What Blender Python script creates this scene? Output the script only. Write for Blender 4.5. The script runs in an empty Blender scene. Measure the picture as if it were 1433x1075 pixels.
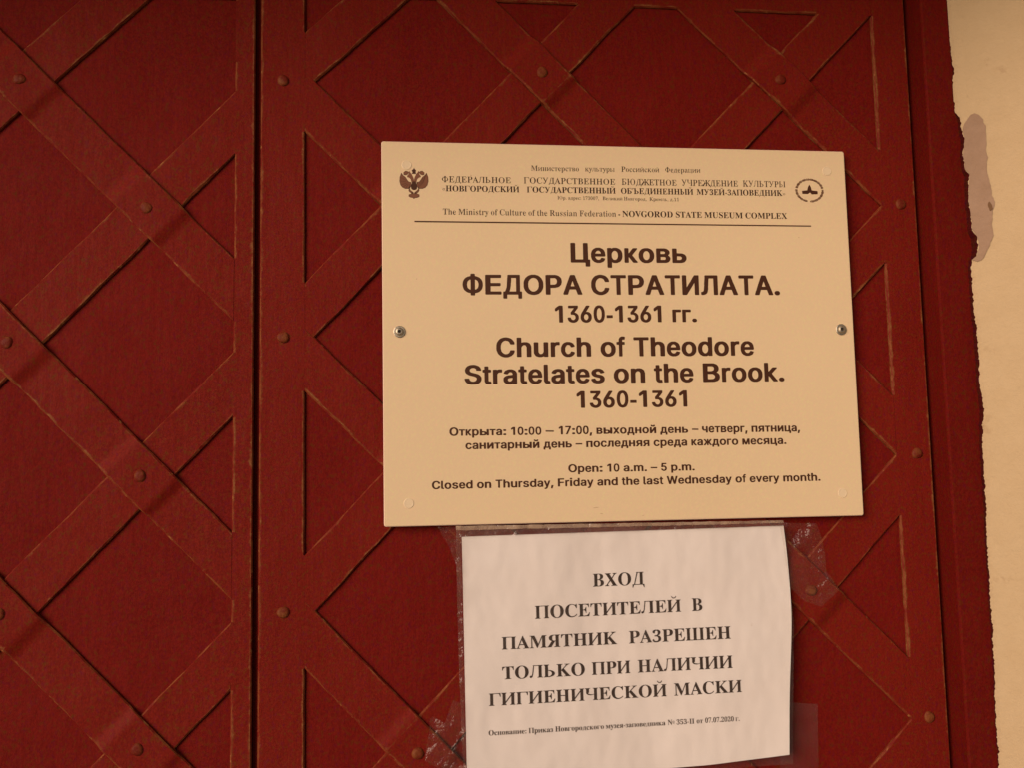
import bpy, bmesh, math, random
from mathutils import Vector, Matrix, noise
from mathutils.geometry import tessellate_polygon, delaunay_2d_cdt

C = bpy.context.scene
COL = C.collection
rnd = random.Random(11)
Z0 = 1.62                      # height of the sign's centre above the ground

# ------------------------------------------------------------------ camera
cd = bpy.data.cameras.new("camera")
cam = bpy.data.objects.new("camera", cd); COL.objects.link(cam)
cd.sensor_fit = 'HORIZONTAL'; cd.sensor_width = 36.0; cd.lens = 36.43
cd.clip_start = 0.02; cd.clip_end = 500
RT = Vector((0.99206, -0.12419, -0.01994)); DN = Vector((-0.00674, 0.10577, -0.99437)); FW = Vector((0.1256, 0.98661, 0.10409))
m3 = Matrix((RT, -DN, -FW)).transposed()
cam.matrix_world = Matrix.Translation((-0.21686, -0.90416, -0.14225 + Z0)) @ m3.to_4x4()
C.camera = cam

# ------------------------------------------------------------------ sky, sun, exposure
SUN_AZ, SUN_EL = math.radians(-136), math.radians(14)       # azimuth from +Y, clockwise
w = bpy.data.worlds.new("World"); C.world = w; w.use_nodes = True
nt = w.node_tree
sky = nt.nodes.new("ShaderNodeTexSky"); sky.sky_type = 'NISHITA'; sky.sun_disc = False
sky.sun_elevation = SUN_EL; sky.sun_rotation = SUN_AZ
bg = nt.nodes["Background"]; bg.inputs[1].default_value = 0.05
nt.links.new(sky.outputs[0], bg.inputs[0])
sd = bpy.data.lights.new("sun", 'SUN'); sd.energy = 3.4; sd.angle = math.radians(40); sd.color = (1.0, 0.735, 0.585)
sun = bpy.data.objects.new("sun", sd); COL.objects.link(sun)
sdir = Vector((math.sin(SUN_AZ) * math.cos(SUN_EL), math.cos(SUN_AZ) * math.cos(SUN_EL), math.sin(SUN_EL)))
sun.rotation_euler = sdir.to_track_quat('Z', 'Y').to_euler()
sun.location = sdir * 5 + Vector((0, 0, Z0))
C.view_settings.view_transform = 'Standard'; C.view_settings.look = 'None'
C.view_settings.exposure = 0.0; C.view_settings.gamma = 1
try:
    C.cycles.pixel_filter_type = 'BLACKMAN_HARRIS'; C.cycles.filter_width = 1.5
    C.cycles.transparent_max_bounces = 16
except Exception:
    pass

# ------------------------------------------------------------------ materials
def mat(name, col, rough=.5, spec=.3, metal=0.0):
    m = bpy.data.materials.new(name); m.use_nodes = True
    b = m.node_tree.nodes["Principled BSDF"]
    b.inputs["Base Color"].default_value = (*col, 1); b.inputs["Roughness"].default_value = rough
    b.inputs["Specular IOR Level"].default_value = spec; b.inputs["Metallic"].default_value = metal
    return m

class N:                                         # small node helper
    def __init__(s, m): s.t = m.node_tree; s.b = s.t.nodes["Principled BSDF"]
    def node(s, k, **kw):
        n = s.t.nodes.new(k)
        for a, v in kw.items(): setattr(n, a, v)
        return n
    def link(s, a, b): s.t.links.new(a, b)
    def coord(s, scale=(1, 1, 1), rot=(0, 0, 0)):
        g = s.node("ShaderNodeNewGeometry"); mp = s.node("ShaderNodeMapping")
        mp.inputs["Scale"].default_value = scale; mp.inputs["Rotation"].default_value = rot
        s.link(g.outputs["Position"], mp.inputs["Vector"]); return mp.outputs[0]
    def noise(s, vec, scale, detail=3, rough=.55, lo=None, hi=None):
        n = s.node("ShaderNodeTexNoise"); n.inputs["Scale"].default_value = scale
        n.inputs["Detail"].default_value = detail; n.inputs["Roughness"].default_value = rough
        s.link(vec, n.inputs["Vector"]); o = n.outputs["Fac"]
        if lo is not None:
            r = s.node("ShaderNodeMapRange"); r.inputs["From Min"].default_value = lo; r.inputs["From Max"].default_value = hi
            s.link(o, r.inputs["Value"]); o = r.outputs[0]
        return o
    def mix(s, fac, a, b):
        x = s.node("ShaderNodeMix", data_type='RGBA')
        if isinstance(fac, float): x.inputs[0].default_value = fac
        else: s.link(fac, x.inputs[0])
        for i, v in ((6, a), (7, b)):
            if isinstance(v, tuple): x.inputs[i].default_value = (*v, 1)
            else: s.link(v, x.inputs[i])
        return x.outputs[2]
    def bump(s, h, dist, strength=1.0, prev=None):
        b = s.node("ShaderNodeBump"); b.inputs["Distance"].default_value = dist; b.inputs["Strength"].default_value = strength
        s.link(h, b.inputs["Height"])
        if prev is not None: s.link(prev, b.inputs["Normal"])
        return b.outputs[0]
    def base(s, c): s.link(c, s.b.inputs["Base Color"])
    def normal(s, n): s.link(n, s.b.inputs["Normal"])

def red_paint(name, c0, c1, rough=.6, spec=.08):
    m = mat(name, c0, rough, spec); n = N(m); v = n.coord()
    big = n.noise(v, 7, 5, .65, .36, .66)
    c = n.mix(big, c0, c1)
    fine = n.noise(v, 520, 3, .75, .34, .68)
    c = n.mix(fine, c, tuple(x * 1.42 for x in c0))
    hue = n.noise(v, 260, 2, .7, .52, .74); c = n.mix(hue, c, (c0[0] * .86, c0[1] * 3.3, c0[2] * .7))
    hue2 = n.noise(n.coord((1.3, 1, 1), (.3, .2, .9)), 240, 2, .7, .54, .76); c = n.mix(hue2, c, (c0[0] * .98, c0[1] * .7, c0[2] * 3.6))
    spots = n.noise(v, 60, 5, .7, .70, .78)                     # small worn spots of brownish primer
    c = n.mix(spots, c, (.16, .040, .014))
    at = n.node("ShaderNodeAttribute", attribute_name="wear")                 # bare, rubbed edges of the bars (stored on the mesh)
    wn = n.noise(v, 34, 6, .78)
    sm = n.node("ShaderNodeMath", operation='MULTIPLY_ADD'); n.link(at.outputs["Fac"], sm.inputs[0]); sm.inputs[1].default_value = .40; n.link(wn, sm.inputs[2])
    mr0 = n.node("ShaderNodeMapRange"); mr0.inputs["From Min"].default_value = .72; mr0.inputs["From Max"].default_value = .90; n.link(sm.outputs[0], mr0.inputs["Value"])
    rust = n.mix(n.noise(v, 190, 3, .7, .4, .65), (.165, .045, .014), (.27, .120, .042))
    c = n.mix(mr0.outputs[0], c, rust)
    st = n.noise(n.coord((260, 60, 22)), 1.0, 4, .7, .62, .74)                # faint downward brush and rub marks
    c = n.mix(st, c, tuple(x * f for x, f in zip(c0, (1.12, 1.9, 1.5))))
    n.base(c)
    rr = n.noise(v, 30, 3, .6); mr = n.node("ShaderNodeMapRange"); mr.inputs["To Min"].default_value = rough - .1; mr.inputs["To Max"].default_value = rough + .14
    n.link(rr, mr.inputs["Value"]); n.link(mr.outputs[0], n.b.inputs["Roughness"])
    b = n.bump(n.noise(v, 11, 3, .5), .008, .6)
    b = n.bump(n.noise(n.coord((190, 60, 28)), 1.0, 3, .6), .0008, .5, b)
    b = n.bump(n.noise(v, 110, 3, .6), .0009, .6, b)
    b = n.bump(n.noise(v, 700, 2, .5), .0002, .7, b)
    n.normal(b)
    return m
RED0, RED1 = (.140, .0086, .0042), (.112, .0061, .0031)
M_RED = red_paint("red_iron_paint", RED0, RED1)
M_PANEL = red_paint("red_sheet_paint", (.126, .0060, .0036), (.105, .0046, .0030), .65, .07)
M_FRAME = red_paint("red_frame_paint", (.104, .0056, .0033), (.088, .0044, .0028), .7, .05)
def worn():
    m = mat("worn_paint_edge", (.2, .03, .015), .6, .12); n = N(m); v = n.coord()
    c = n.mix(n.noise(v, 45, 5, .7, .42, .62), (.150, .010, .0055), (.205, .060, .018))
    c = n.mix(n.noise(v, 160, 3, .6, .60, .72), c, (.30, .125, .042))
    n.base(c); n.normal(n.bump(n.noise(v, 250, 3, .6), .0005, .7)); return m
M_WORN = worn()
M_DARK = red_paint("shaded_edge_paint", (.060, .0060, .0048), (.030, .0045, .004), .8, .05)  # red paint on the plaster's ragged edge, darkened to stand for crack shade
def rivet_mat():
    m = mat("rivet_paint", (.15, .02, .01), .55, .12); n = N(m); v = n.coord()
    c = n.mix(n.noise(v, 120, 3, .6, .4, .62), (.128, .013, .006), (.185, .055, .016)); n.base(c)
    n.normal(n.bump(n.noise(v, 300, 2, .6), .0008, .7)); return m
M_RIVET = rivet_mat()
def plate_mat():
    m = mat("cream_plastic", (.80, .68, .41), .38, .3); n = N(m); v = n.coord()
    c = n.mix(n.noise(v, 6, 3, .5), (.760, .603, .388), (.722, .570, .358))
    c = n.mix(n.noise(v, 420, 2, .6, .5, .75), c, (.78, .590, .380))
    c = n.mix(n.noise(n.coord((1.2, 1, 1), (.4, .1, .8)), 400, 2, .6, .5, .75), c, (.745, .640, .355))
    c = n.mix(n.noise(v, 38, 5, .75, .735, .78), c, (.60, .46, .26))
    n.base(c); n.normal(n.bump(n.noise(v, 8, 2, .5), .004, .25)); return m
M_PLATE = plate_mat()
M_SCUFF = mat("scuff_smear", (.56, .40, .24), .6, .1)
M_EDGE = mat("plate_cut_edge", (.82, .62, .48), .4, .3)
M_INK = mat("brown_black_ink", (.062, .0215, .0085), .45, .3)
M_INK2 = mat("emblem_brown_ink", (.200, .085, .048), .5, .2)
M_INK3 = mat("small_print_ink", (.040, .016, .008), .5, .2)
M_INK4 = mat("logo_ring_ink", (.125, .055, .028), .5, .2)
M_PRINT = mat("laser_print_ink", (.040, .026, .020), .6, .2)
M_PRINT2 = mat("small_laser_print_ink", (.075, .055, .042), .6, .2)
M_PLUG = mat("plug_cap", (.755, .625, .42), .35, .35)
def paper_mat():
    m = mat("office_paper", (.74, .68, .64), .7, .2); n = N(m); v = n.coord()
    c = n.mix(n.noise(v, 11, 4, .6), (.86, .83, .80), (.80, .76, .72))
    c = n.mix(n.noise(v, 60, 4, .7, .72, .80), c, (.60, .50, .40))
    n.base(c); b = n.bump(n.noise(n.coord((1, 1, .55), (0, .5, 0)), 13, 3, .5), .016, .55); n.normal(n.bump(n.noise(v, 900, 2, .5), .0001, .6, b)); return m
M_PAPER = paper_mat()
def film(name, haze, col=(.62, .52, .46), gl=1.0, rough=.10, bscale=60, bdist=.004):
    m = bpy.data.materials.new(name); m.use_nodes = True; t = m.node_tree; t.nodes.clear()
    out = t.nodes.new("ShaderNodeOutputMaterial"); tr = t.nodes.new("ShaderNodeBsdfTransparent"); tr.inputs[0].default_value = (.97, .96, .95, 1)
    df = t.nodes.new("ShaderNodeBsdfDiffuse"); df.inputs[0].default_value = (*col, 1)
    gs = t.nodes.new("ShaderNodeBsdfGlossy"); gs.inputs["Roughness"].default_value = rough
    g = t.nodes.new("ShaderNodeNewGeometry"); nz = t.nodes.new("ShaderNodeTexNoise"); nz.inputs["Scale"].default_value = bscale; nz.inputs["Detail"].default_value = 3
    t.links.new(g.outputs["Position"], nz.inputs["Vector"])
    bp = t.nodes.new("ShaderNodeBump"); bp.inputs["Distance"].default_value = bdist; t.links.new(nz.outputs["Fac"], bp.inputs["Height"])
    t.links.new(bp.outputs[0], gs.inputs["Normal"])
    fr = t.nodes.new("ShaderNodeLayerWeight"); pw = t.nodes.new("ShaderNodeMath"); pw.operation = 'POWER'; pw.inputs[1].default_value = 4
    t.links.new(fr.outputs["Facing"], pw.inputs[0])
    mu = t.nodes.new("ShaderNodeMath"); mu.operation = 'MULTIPLY_ADD'; mu.inputs[1].default_value = .6 * gl; mu.inputs[2].default_value = .045 * gl; t.links.new(pw.outputs[0], mu.inputs[0])
    hz = t.nodes.new("ShaderNodeMapRange"); hz.inputs["From Min"].default_value = .3; hz.inputs["From Max"].default_value = .7
    hz.inputs["To Min"].default_value = haze * .5; hz.inputs["To Max"].default_value = haze * 1.5; t.links.new(nz.outputs["Fac"], hz.inputs["Value"])
    a = t.nodes.new("ShaderNodeMixShader"); t.links.new(hz.outputs[0], a.inputs[0]); t.links.new(tr.outputs[0], a.inputs[1]); t.links.new(df.outputs[0], a.inputs[2])
    b = t.nodes.new("ShaderNodeMixShader"); t.links.new(mu.outputs[0], b.inputs[0]); t.links.new(a.outputs[0], b.inputs[1]); t.links.new(gs.outputs[0], b.inputs[2])
    t.links.new(b.outputs[0], out.inputs[0]); return m
M_SLEEVE = film("clear_sleeve_film", .03, gl=.8, rough=.16, bscale=22, bdist=.005)
M_SEAM = film("welded_sleeve_seam", .14, col=(.34, .25, .20), gl=1.0, rough=.2, bscale=90)
M_TAPE = film("clear_tape_film", .035, col=(.50, .36, .26), gl=.55, rough=.24, bscale=70, bdist=.006)
M_LIP = film('sleeve_lip', .42, col=(.62, .46, .32), gl=1.0, rough=.2, bscale=90)
M_TAPE2 = film("flat_tape_film", .028, gl=.7, rough=.3, bscale=40, bdist=.001)
def plaster():
    m = mat("lime_plaster", (.5, .42, .28), .9, .05); n = N(m); v = n.coord()
    c = n.mix(n.noise(v, 5, 4, .6), (.520, .398, .236), (.480, .362, .210))
    st = n.noise(v, 48, 6, .75, .3, .75)
    c = n.mix(st, c, (.535, .415, .252))
    c = n.mix(n.noise(v, 26, 5, .72, .64, .76), c, (.43, .31, .18))
    n.base(c)
    b = n.bump(n.noise(v, 13, 4, .55), .006, .5); b = n.bump(n.noise(v, 70, 5, .7), .0022, .6, b)
    ck = n.node('ShaderNodeTexVoronoi', feature='DISTANCE_TO_EDGE'); ck.inputs['Scale'].default_value = 7; n.link(n.coord((1, 1, .6)), ck.inputs['Vector'])
    cm = n.node('ShaderNodeMapRange'); cm.inputs['From Max'].default_value = .012; n.link(ck.outputs['Distance'], cm.inputs['Value'])
    b = n.bump(cm.outputs[0], .0004, .35, b)
    n.normal(n.bump(n.noise(v, 320, 3, .6), .0006, .6, b)); return m
M_PLASTER = plaster()
def bare():
    m = mat("bare_render", (.33, .25, .19), .95, .03); n = N(m); v = n.coord()
    c = n.mix(n.noise(v, 40, 5, .7, .35, .65), (.345, .240, .168), (.300, .205, .138)); n.base(c)
    n.normal(n.bump(n.noise(v, 150, 4, .6), .0012, .8)); return m
M_BARE = bare()
M_PIT = mat("patch_pit", (.17, .10, .055), .95, .03)
def ground_mat():
    m = mat("stone_paving", (.28, .25, .21), .9, .1); n = N(m); v = n.coord()
    n.base(n.mix(n.noise(v, 6, 6, .7), (.31, .28, .23), (.22, .19, .16))); n.normal(n.bump(n.noise(v, 30, 5, .6), .01, .6)); return m
M_GROUND = ground_mat()
def steel():
    m = mat("zinc_screw", (.46, .42, .33), .5, .5, 1.0); n = N(m); n.normal(n.bump(n.noise(n.coord(), 500, 2), .0003, .6)); return m
M_STEEL = steel(); M_RECESS = mat("screw_recess", (.05, .035, .025), .6, .3, .3)

# ------------------------------------------------------------------ object helpers
def thing(name, label, cat, loc=(0, 0, 0), group=None):
    o = bpy.data.objects.new(name, None); COL.objects.link(o); o.location = loc
    o.empty_display_size = .05
    o["label"] = label; o["category"] = cat
    if group: o["group"] = group
    return o
def world_of(o):
    p = Vector((0, 0, 0))
    while o: p += Vector(o.location); o = o.parent
    return p
def mesh(name, verts, faces, mats, parent=None, idx=None, smooth=False, at=None, label=None):
    """one mesh object; verts in world metres (or local to `at`)"""
    me = bpy.data.meshes.new(name)
    base = world_of(parent) if parent else Vector((0, 0, 0))
    off = Vector((0, 0, 0)) if at is not None else base
    me.from_pydata([tuple(Vector(v) - off) for v in verts], [], faces)
    for m in (mats if isinstance(mats, (list, tuple)) else [mats]): me.materials.append(m)
    if idx: me.polygons.foreach_set("material_index", idx)
    if smooth: me.polygons.foreach_set("use_smooth", [True] * len(me.polygons))
    me.validate(); me.update()
    o = bpy.data.objects.new(name, me); COL.objects.link(o)
    if parent: o.parent = parent
    if at is not None: o.location = Vector(at) - base
    if label: o["label"] = label
    return o
def place(name, src, parent, loc, rot=(0, 0, 0)):
    """another object on the same mesh data"""
    o = src.copy(); COL.objects.link(o); o.name = name; o.parent = parent
    o.location = Vector(loc) - world_of(parent); o.rotation_euler = rot; return o
def boxes(lst):
    V, F = [], []
    for (x0, x1, y0, y1, z0, z1) in lst:
        k = len(V)
        V += [(x0, y0, z0), (x1, y0, z0), (x1, y1, z0), (x0, y1, z0), (x0, y0, z1), (x1, y0, z1), (x1, y1, z1), (x0, y1, z1)]
        F += [(k, k + 3, k + 2, k + 1), (k + 4, k + 5, k + 6, k + 7), (k, k + 1, k + 5, k + 4), (k + 1, k + 2, k + 6, k + 5), (k + 2, k + 3, k + 7, k + 6), (k + 3, k, k + 4, k + 7)]
    return V, F
def soft(o, wd, seg=2):
    md = o.modifiers.new("edge", 'BEVEL'); md.width = wd; md.segments = seg; md.limit_method = 'ANGLE'; md.angle_limit = math.radians(40); return o

# ------------------------------------------------------------------ measured positions (mm on the door, x right, z up from the sign's centre)
TEXT = [
    ('ministry_line','s','r','Министерство', -81.45, 145.18, -38.06, 145.51, 4.89, 4.78),
    ('ministry_line','s','r','культуры', -32.27, 145.56, -5.09, 145.76, 4.92, 4.81),
    ('ministry_line','s','r','Российской', 1.28, 145.81, 36.54, 146.08, 4.94, 4.83),
    ('ministry_line','s','r','Федерации', 42.17, 146.12, 75.25, 146.38, 4.97, 4.86),
    ('institution_line','s','r','ФЕДЕРАЛЬНОЕ', -161.88, 133.17, -100.13, 133.36, 5.67, 5.26),
    ('institution_line','s','r','ГОСУДАРСТВЕННОЕ', -88.38, 133.39, -4.8, 133.65, 5.73, 5.33),
    ('institution_line','s','r','БЮДЖЕТНОЕ', 1.42, 133.67, 52.52, 133.82, 5.8, 5.37),
    ('institution_line','s','r','УЧРЕЖДЕНИЕ', 57.09, 133.84, 110.52, 134.0, 5.84, 5.41),
    ('institution_line','s','r','КУЛЬТУРЫ', 115.29, 134.02, 156.0, 134.14, 5.89, 5.44),
    ('museum_line','s','b','«НОВГОРОДСКИЙ', -161.6, 124.98, -92.82, 125.15, 5.27, 5.25),
    ('museum_line','s','b','ГОСУДАРСТВЕННЫЙ', -85.84, 125.17, -4.73, 125.38, 5.32, 5.32),
    ('museum_line','s','b','ОБЪЕДИНЕННЫЙ', 0.23, 125.39, 67.67, 125.56, 5.39, 5.37),
    ('museum_line','s','b','МУЗЕЙ-ЗАПОВЕДНИК»', 71.04, 125.57, 155.59, 125.79, 5.44, 5.43),
    ('address_line','s','r','Юр. адрес: 173007,', -58.09, 119.17, -20.4, 119.19, 3.29, 3.24),
    ('address_line','s','r','Великий Новгород,', -16.78, 119.2, 23.58, 119.22, 3.31, 3.26),
    ('address_line','s','r','Кремль, д.11', 26.58, 119.22, 53.98, 119.24, 3.33, 3.28),
    ('english_line','s','r','The Ministry of Culture of the Russian Federation', -161.43, 103.84, -5.06, 104.0, 5.37, 5.29),
    ('english_line','s','b','·', -2.95, 104.0, -1.1, 104.0, 5.49, 5.29),
    ('english_line','s','b','NOVGOROD STATE MUSEUM COMPLEX', 0.88, 104.01, 156.24, 104.16, 5.49, 5.4),
    ('russian_title','s','s','Церковь', -47.67, 61.46, 59.15, 61.87, 18.0, 17.53),
    ('russian_title','s','s','ФЕДОРА СТРАТИЛАТА.', -144.9, 32.0, 145.94, 32.63, 17.77, 18.35),
    ('russian_title','s','s','1360-1361 гг.', -63.12, 7.01, 66.62, 7.56, 15.35, 15.17),
    ('english_title','s','s','Church of Theodore', -116.1, -23.8, 118.8, -23.12, 17.35, 17.27),
    ('english_title','s','s','Stratelates on the Brook.', -144.54, -47.87, 146.24, -46.93, 17.13, 17.17),
    ('english_title','s','s','1360-1361', -45.67, -69.57, 54.68, -69.33, 15.06, 14.75),
    ('russian_hours','s','s','Открыта: 10:00', -158.24, -92.73, -77.87, -92.75, 7.3, 7.01),
    ('russian_hours','s','s','–', -74.07, -92.75, -66.59, -92.75, 7.39, 7.02),
    ('russian_hours','s','s','17:00, выходной день', -62.34, -92.75, 54.49, -92.78, 7.4, 7.14),
    ('russian_hours','s','s','–', 58.1, -92.78, 64.01, -92.78, 7.52, 7.15),
    ('russian_hours','s','s','четверг, пятница,', 67.3, -92.78, 158.66, -92.8, 7.53, 7.24),
    ('russian_hours','s','s','санитарный день – последняя среда каждого месяца.', -144.54, -104.48, 145.31, -103.98, 7.17, 7.21),
    ('english_hours','s','s','Open: 10 a.m. – 5 p.m.', -54.68, -126.03, 59.21, -126.24, 7.04, 6.96),
    ('english_hours','s','s','Closed on Thursday, Friday and the last Wednesday of every month.', -173.9, -138.44, 175.68, -137.55, 7.03, 7.05),
    ('notice_text','p','b','ВХОД', -35.47, -225.36, 10.23, -224.78, 10.99, 10.93),
    ('notice_text','p','b','ПОСЕТИТЕЛЕЙ', -86.83, -250.88, 41.92, -249.03, 10.83, 10.4),
    ('notice_text','p','b','В', 51.76, -248.86, 61.03, -248.7, 11.02, 10.42),
    ('notice_text','p','b','ПАМЯТНИК', -116.07, -275.54, -15.68, -274.68, 10.35, 10.51),
    ('notice_text','p','b','РАЗРЕШЕН', -5.21, -274.58, 85.16, -273.41, 10.52, 10.61),
    ('notice_text','p','b','ТОЛЬКО', -116.23, -300.23, -44.91, -299.77, 10.39, 10.45),
    ('notice_text','p','b','ПРИ', -38.66, -299.73, -5.04, -299.48, 10.52, 10.52),
    ('notice_text','p','b','НАЛИЧИИ', 1.7, -299.42, 85.45, -298.34, 10.59, 10.6),
    ('notice_text','p','b','ГИГИЕНИЧЕСКОЙ', -128.0, -321.62, 26.26, -320.13, 10.14, 10.2),
    ('notice_text','p','b','МАСКИ', 32.81, -320.03, 92.51, -318.96, 10.39, 10.26),
    ('footnote_text','p','b','Основание:', -128.85, -345.72, -96.73, -345.39, 4.24, 4.08),
    ('footnote_text','p','b','Приказ', -94.78, -345.38, -73.92, -345.23, 4.26, 4.1),
    ('footnote_text','p','b','Новгородского', -71.95, -345.21, -29.79, -344.95, 4.28, 4.13),
    ('footnote_text','p','b','музея-заповедника', -28.05, -344.94, 24.04, -344.37, 4.31, 4.17),
    ('footnote_text','p','b','№ 353-II', 26.17, -344.34, 49.53, -343.95, 4.35, 4.18),
    ('footnote_text','p','b','от', 51.54, -343.91, 57.01, -343.81, 4.36, 4.18),
    ('footnote_text','p','b','07.07.2020', 59.02, -343.77, 84.25, -343.27, 4.36, 4.19),
    ('footnote_text','p','b','г.', 85.83, -343.23, 89.3, -343.16, 4.37, 4.2),
]
PAPER_GRID = [[(-148.8, -179.6), (-125.7, -179.3), (-102.3, -179.1), (-78.9, -178.9), (-55.2, -178.7), (-31.5, -178.5), (-7.5, -178.3), (16.6, -178.1), (40.8, -177.9), (65.3, -177.7), (89.8, -177.5), (114.6, -177.2), (139.5, -177.0)], [(-148.6, -200.6), (-125.3, -200.4), (-101.9, -200.1), (-78.4, -199.9), (-54.6, -199.6), (-30.7, -199.4), (-6.7, -199.1), (17.5, -198.8), (41.8, -198.6), (66.3, -198.3), (90.9, -197.9), (115.6, -197.5), (140.6, -197.1)], [(-148.4, -221.5), (-125.1, -221.3), (-101.6, -221.0), (-78.0, -220.7), (-54.2, -220.4), (-30.2, -220.1), (-6.1, -219.8), (18.1, -219.5), (42.5, -219.1), (66.9, -218.8), (91.5, -218.2), (116.2, -217.7), (141.1, -217.1)], [(-148.3, -242.4), (-124.9, -242.0), (-101.4, -241.7), (-77.7, -241.4), (-53.9, -241.1), (-29.9, -240.8), (-5.8, -240.4), (18.5, -240.0), (42.8, -239.6), (67.2, -239.2), (91.8, -238.5), (116.4, -237.7), (141.3, -237.0)], [(-148.2, -263.1), (-124.8, -262.7), (-101.4, -262.4), (-77.7, -262.0), (-53.9, -261.7), (-29.9, -261.3), (-5.8, -260.9), (18.4, -260.5), (42.7, -260.0), (67.1, -259.5), (91.5, -258.6), (116.1, -257.7), (140.8, -256.8)], [(-148.1, -283.7), (-124.9, -283.2), (-101.5, -282.9), (-77.9, -282.5), (-54.2, -282.1), (-30.4, -281.7), (-6.4, -281.3), (17.7, -280.8), (41.9, -280.2), (66.1, -279.6), (90.4, -278.6), (114.7, -277.5), (139.3, -276.4)], [(-148.0, -304.1), (-124.9, -303.7), (-101.7, -303.2), (-78.3, -302.8), (-54.8, -302.4), (-31.0, -302.0), (-7.2, -301.5), (16.8, -301.0), (40.7, -300.3), (64.8, -299.7), (88.8, -298.5), (113.0, -297.2), (137.4, -295.9)], [(-147.9, -324.4), (-125.0, -323.9), (-101.9, -323.5), (-78.7, -323.1), (-55.3, -322.6), (-31.7, -322.2), (-8.0, -321.6), (15.8, -321.0), (39.6, -320.4), (63.5, -319.6), (87.4, -318.3), (111.4, -316.8), (135.6, -315.4)], [(-147.8, -344.7), (-125.0, -344.1), (-102.1, -343.6), (-79.0, -343.2), (-55.7, -342.7), (-32.2, -342.2), (-8.6, -341.7), (15.1, -341.0), (38.8, -340.3), (62.6, -339.5), (86.3, -338.0), (110.2, -336.3), (134.2, -334.8)], [(-147.7, -364.7), (-125.0, -364.1), (-102.2, -363.6), (-79.2, -363.1), (-56.0, -362.7), (-32.6, -362.2), (-9.1, -361.6), (14.5, -360.9), (38.1, -360.2), (61.8, -359.3), (85.4, -357.6), (109.2, -355.8), (133.1, -354.1)], [(-147.5, -384.7), (-125.0, -384.0), (-102.3, -383.4), (-79.4, -383.0), (-56.3, -382.5), (-33.0, -382.0), (-9.5, -381.4), (14.0, -380.7), (37.5, -379.9), (61.0, -379.0), (84.6, -377.1), (108.2, -375.2), (132.1, -373.3)]]
RAGGED = [(-1.3, 315.3), (-1.3, 309.3), (0.2, 299.0), (-0.1, 292.1), (0.3, 278.1), (0.8, 267.1), (0.7, 259.4), (1.8, 251.0), (1.6, 241.3), (0.5, 234.0), (0.1, 223.3), (0.7, 209.1), (1.1, 204.2), (3.4, 198.5), (3.7, 187.4), (5.6, 177.8), (4.6, 169.2), (3.7, 161.9), (4.4, 148.7), (6.9, 142.5), (6.0, 130.9), (5.2, 119.9), (6.0, 104.2), (6.3, 91.3), (9.2, 83.2), (9.6, 73.7), (7.9, 65.4), (5.0, 62.7), (4.1, 56.2), (4.2, 43.5), (4.2, 24.8), (4.7, 4.8), (5.4, -15.1), (5.1, -42.6), (4.3, -51.7), (6.0, -70.1), (5.7, -82.4), (4.0, -100.4), (3.8, -124.0), (3.6, -141.9), (3.5, -165.2), (2.7, -177.3), (2.6, -195.1), (2.5, -208.4), (2.4, -217.9), (3.1, -227.3), (2.2, -241.2), (2.6, -256.8), (2.5, -273.7), (2.3, -289.3), (2.0, -311.3), (1.3, -331.4), (0.9, -353.6), (1.3, -376.8), (0.6, -391.5)]
PATCH = [(4.8, 186.1), (5.9, 191.3), (7.8, 194.6), (10.2, 198.3), (12.5, 199.2), (15.3, 196.8), (17.6, 191.3), (18.8, 185.3), (18.9, 174.2), (18.3, 161.8), (19.1, 155.3), (17.7, 146.3), (18.3, 136.7), (19.5, 128.6), (20.0, 119.1), (21.5, 112.4), (19.8, 105.1), (18.7, 93.0), (19.0, 82.1), (16.4, 73.4), (13.6, 66.4), (11.2, 60.7), (8.2, 60.1), (5.4, 62.3), (8.2, 65.6), (9.9, 73.4), (9.5, 82.8), (6.6, 91.4), (6.3, 104.0), (5.5, 119.9), (6.3, 130.7), (7.2, 142.3), (4.7, 148.6), (4.0, 161.6), (4.9, 169.3), (5.8, 177.7)]
PIT = [(17.2, 112.8), (18.6, 113.8), (19.5, 109.9), (19.9, 106.3), (18.4, 104.7), (17.4, 108.1)]
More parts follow.
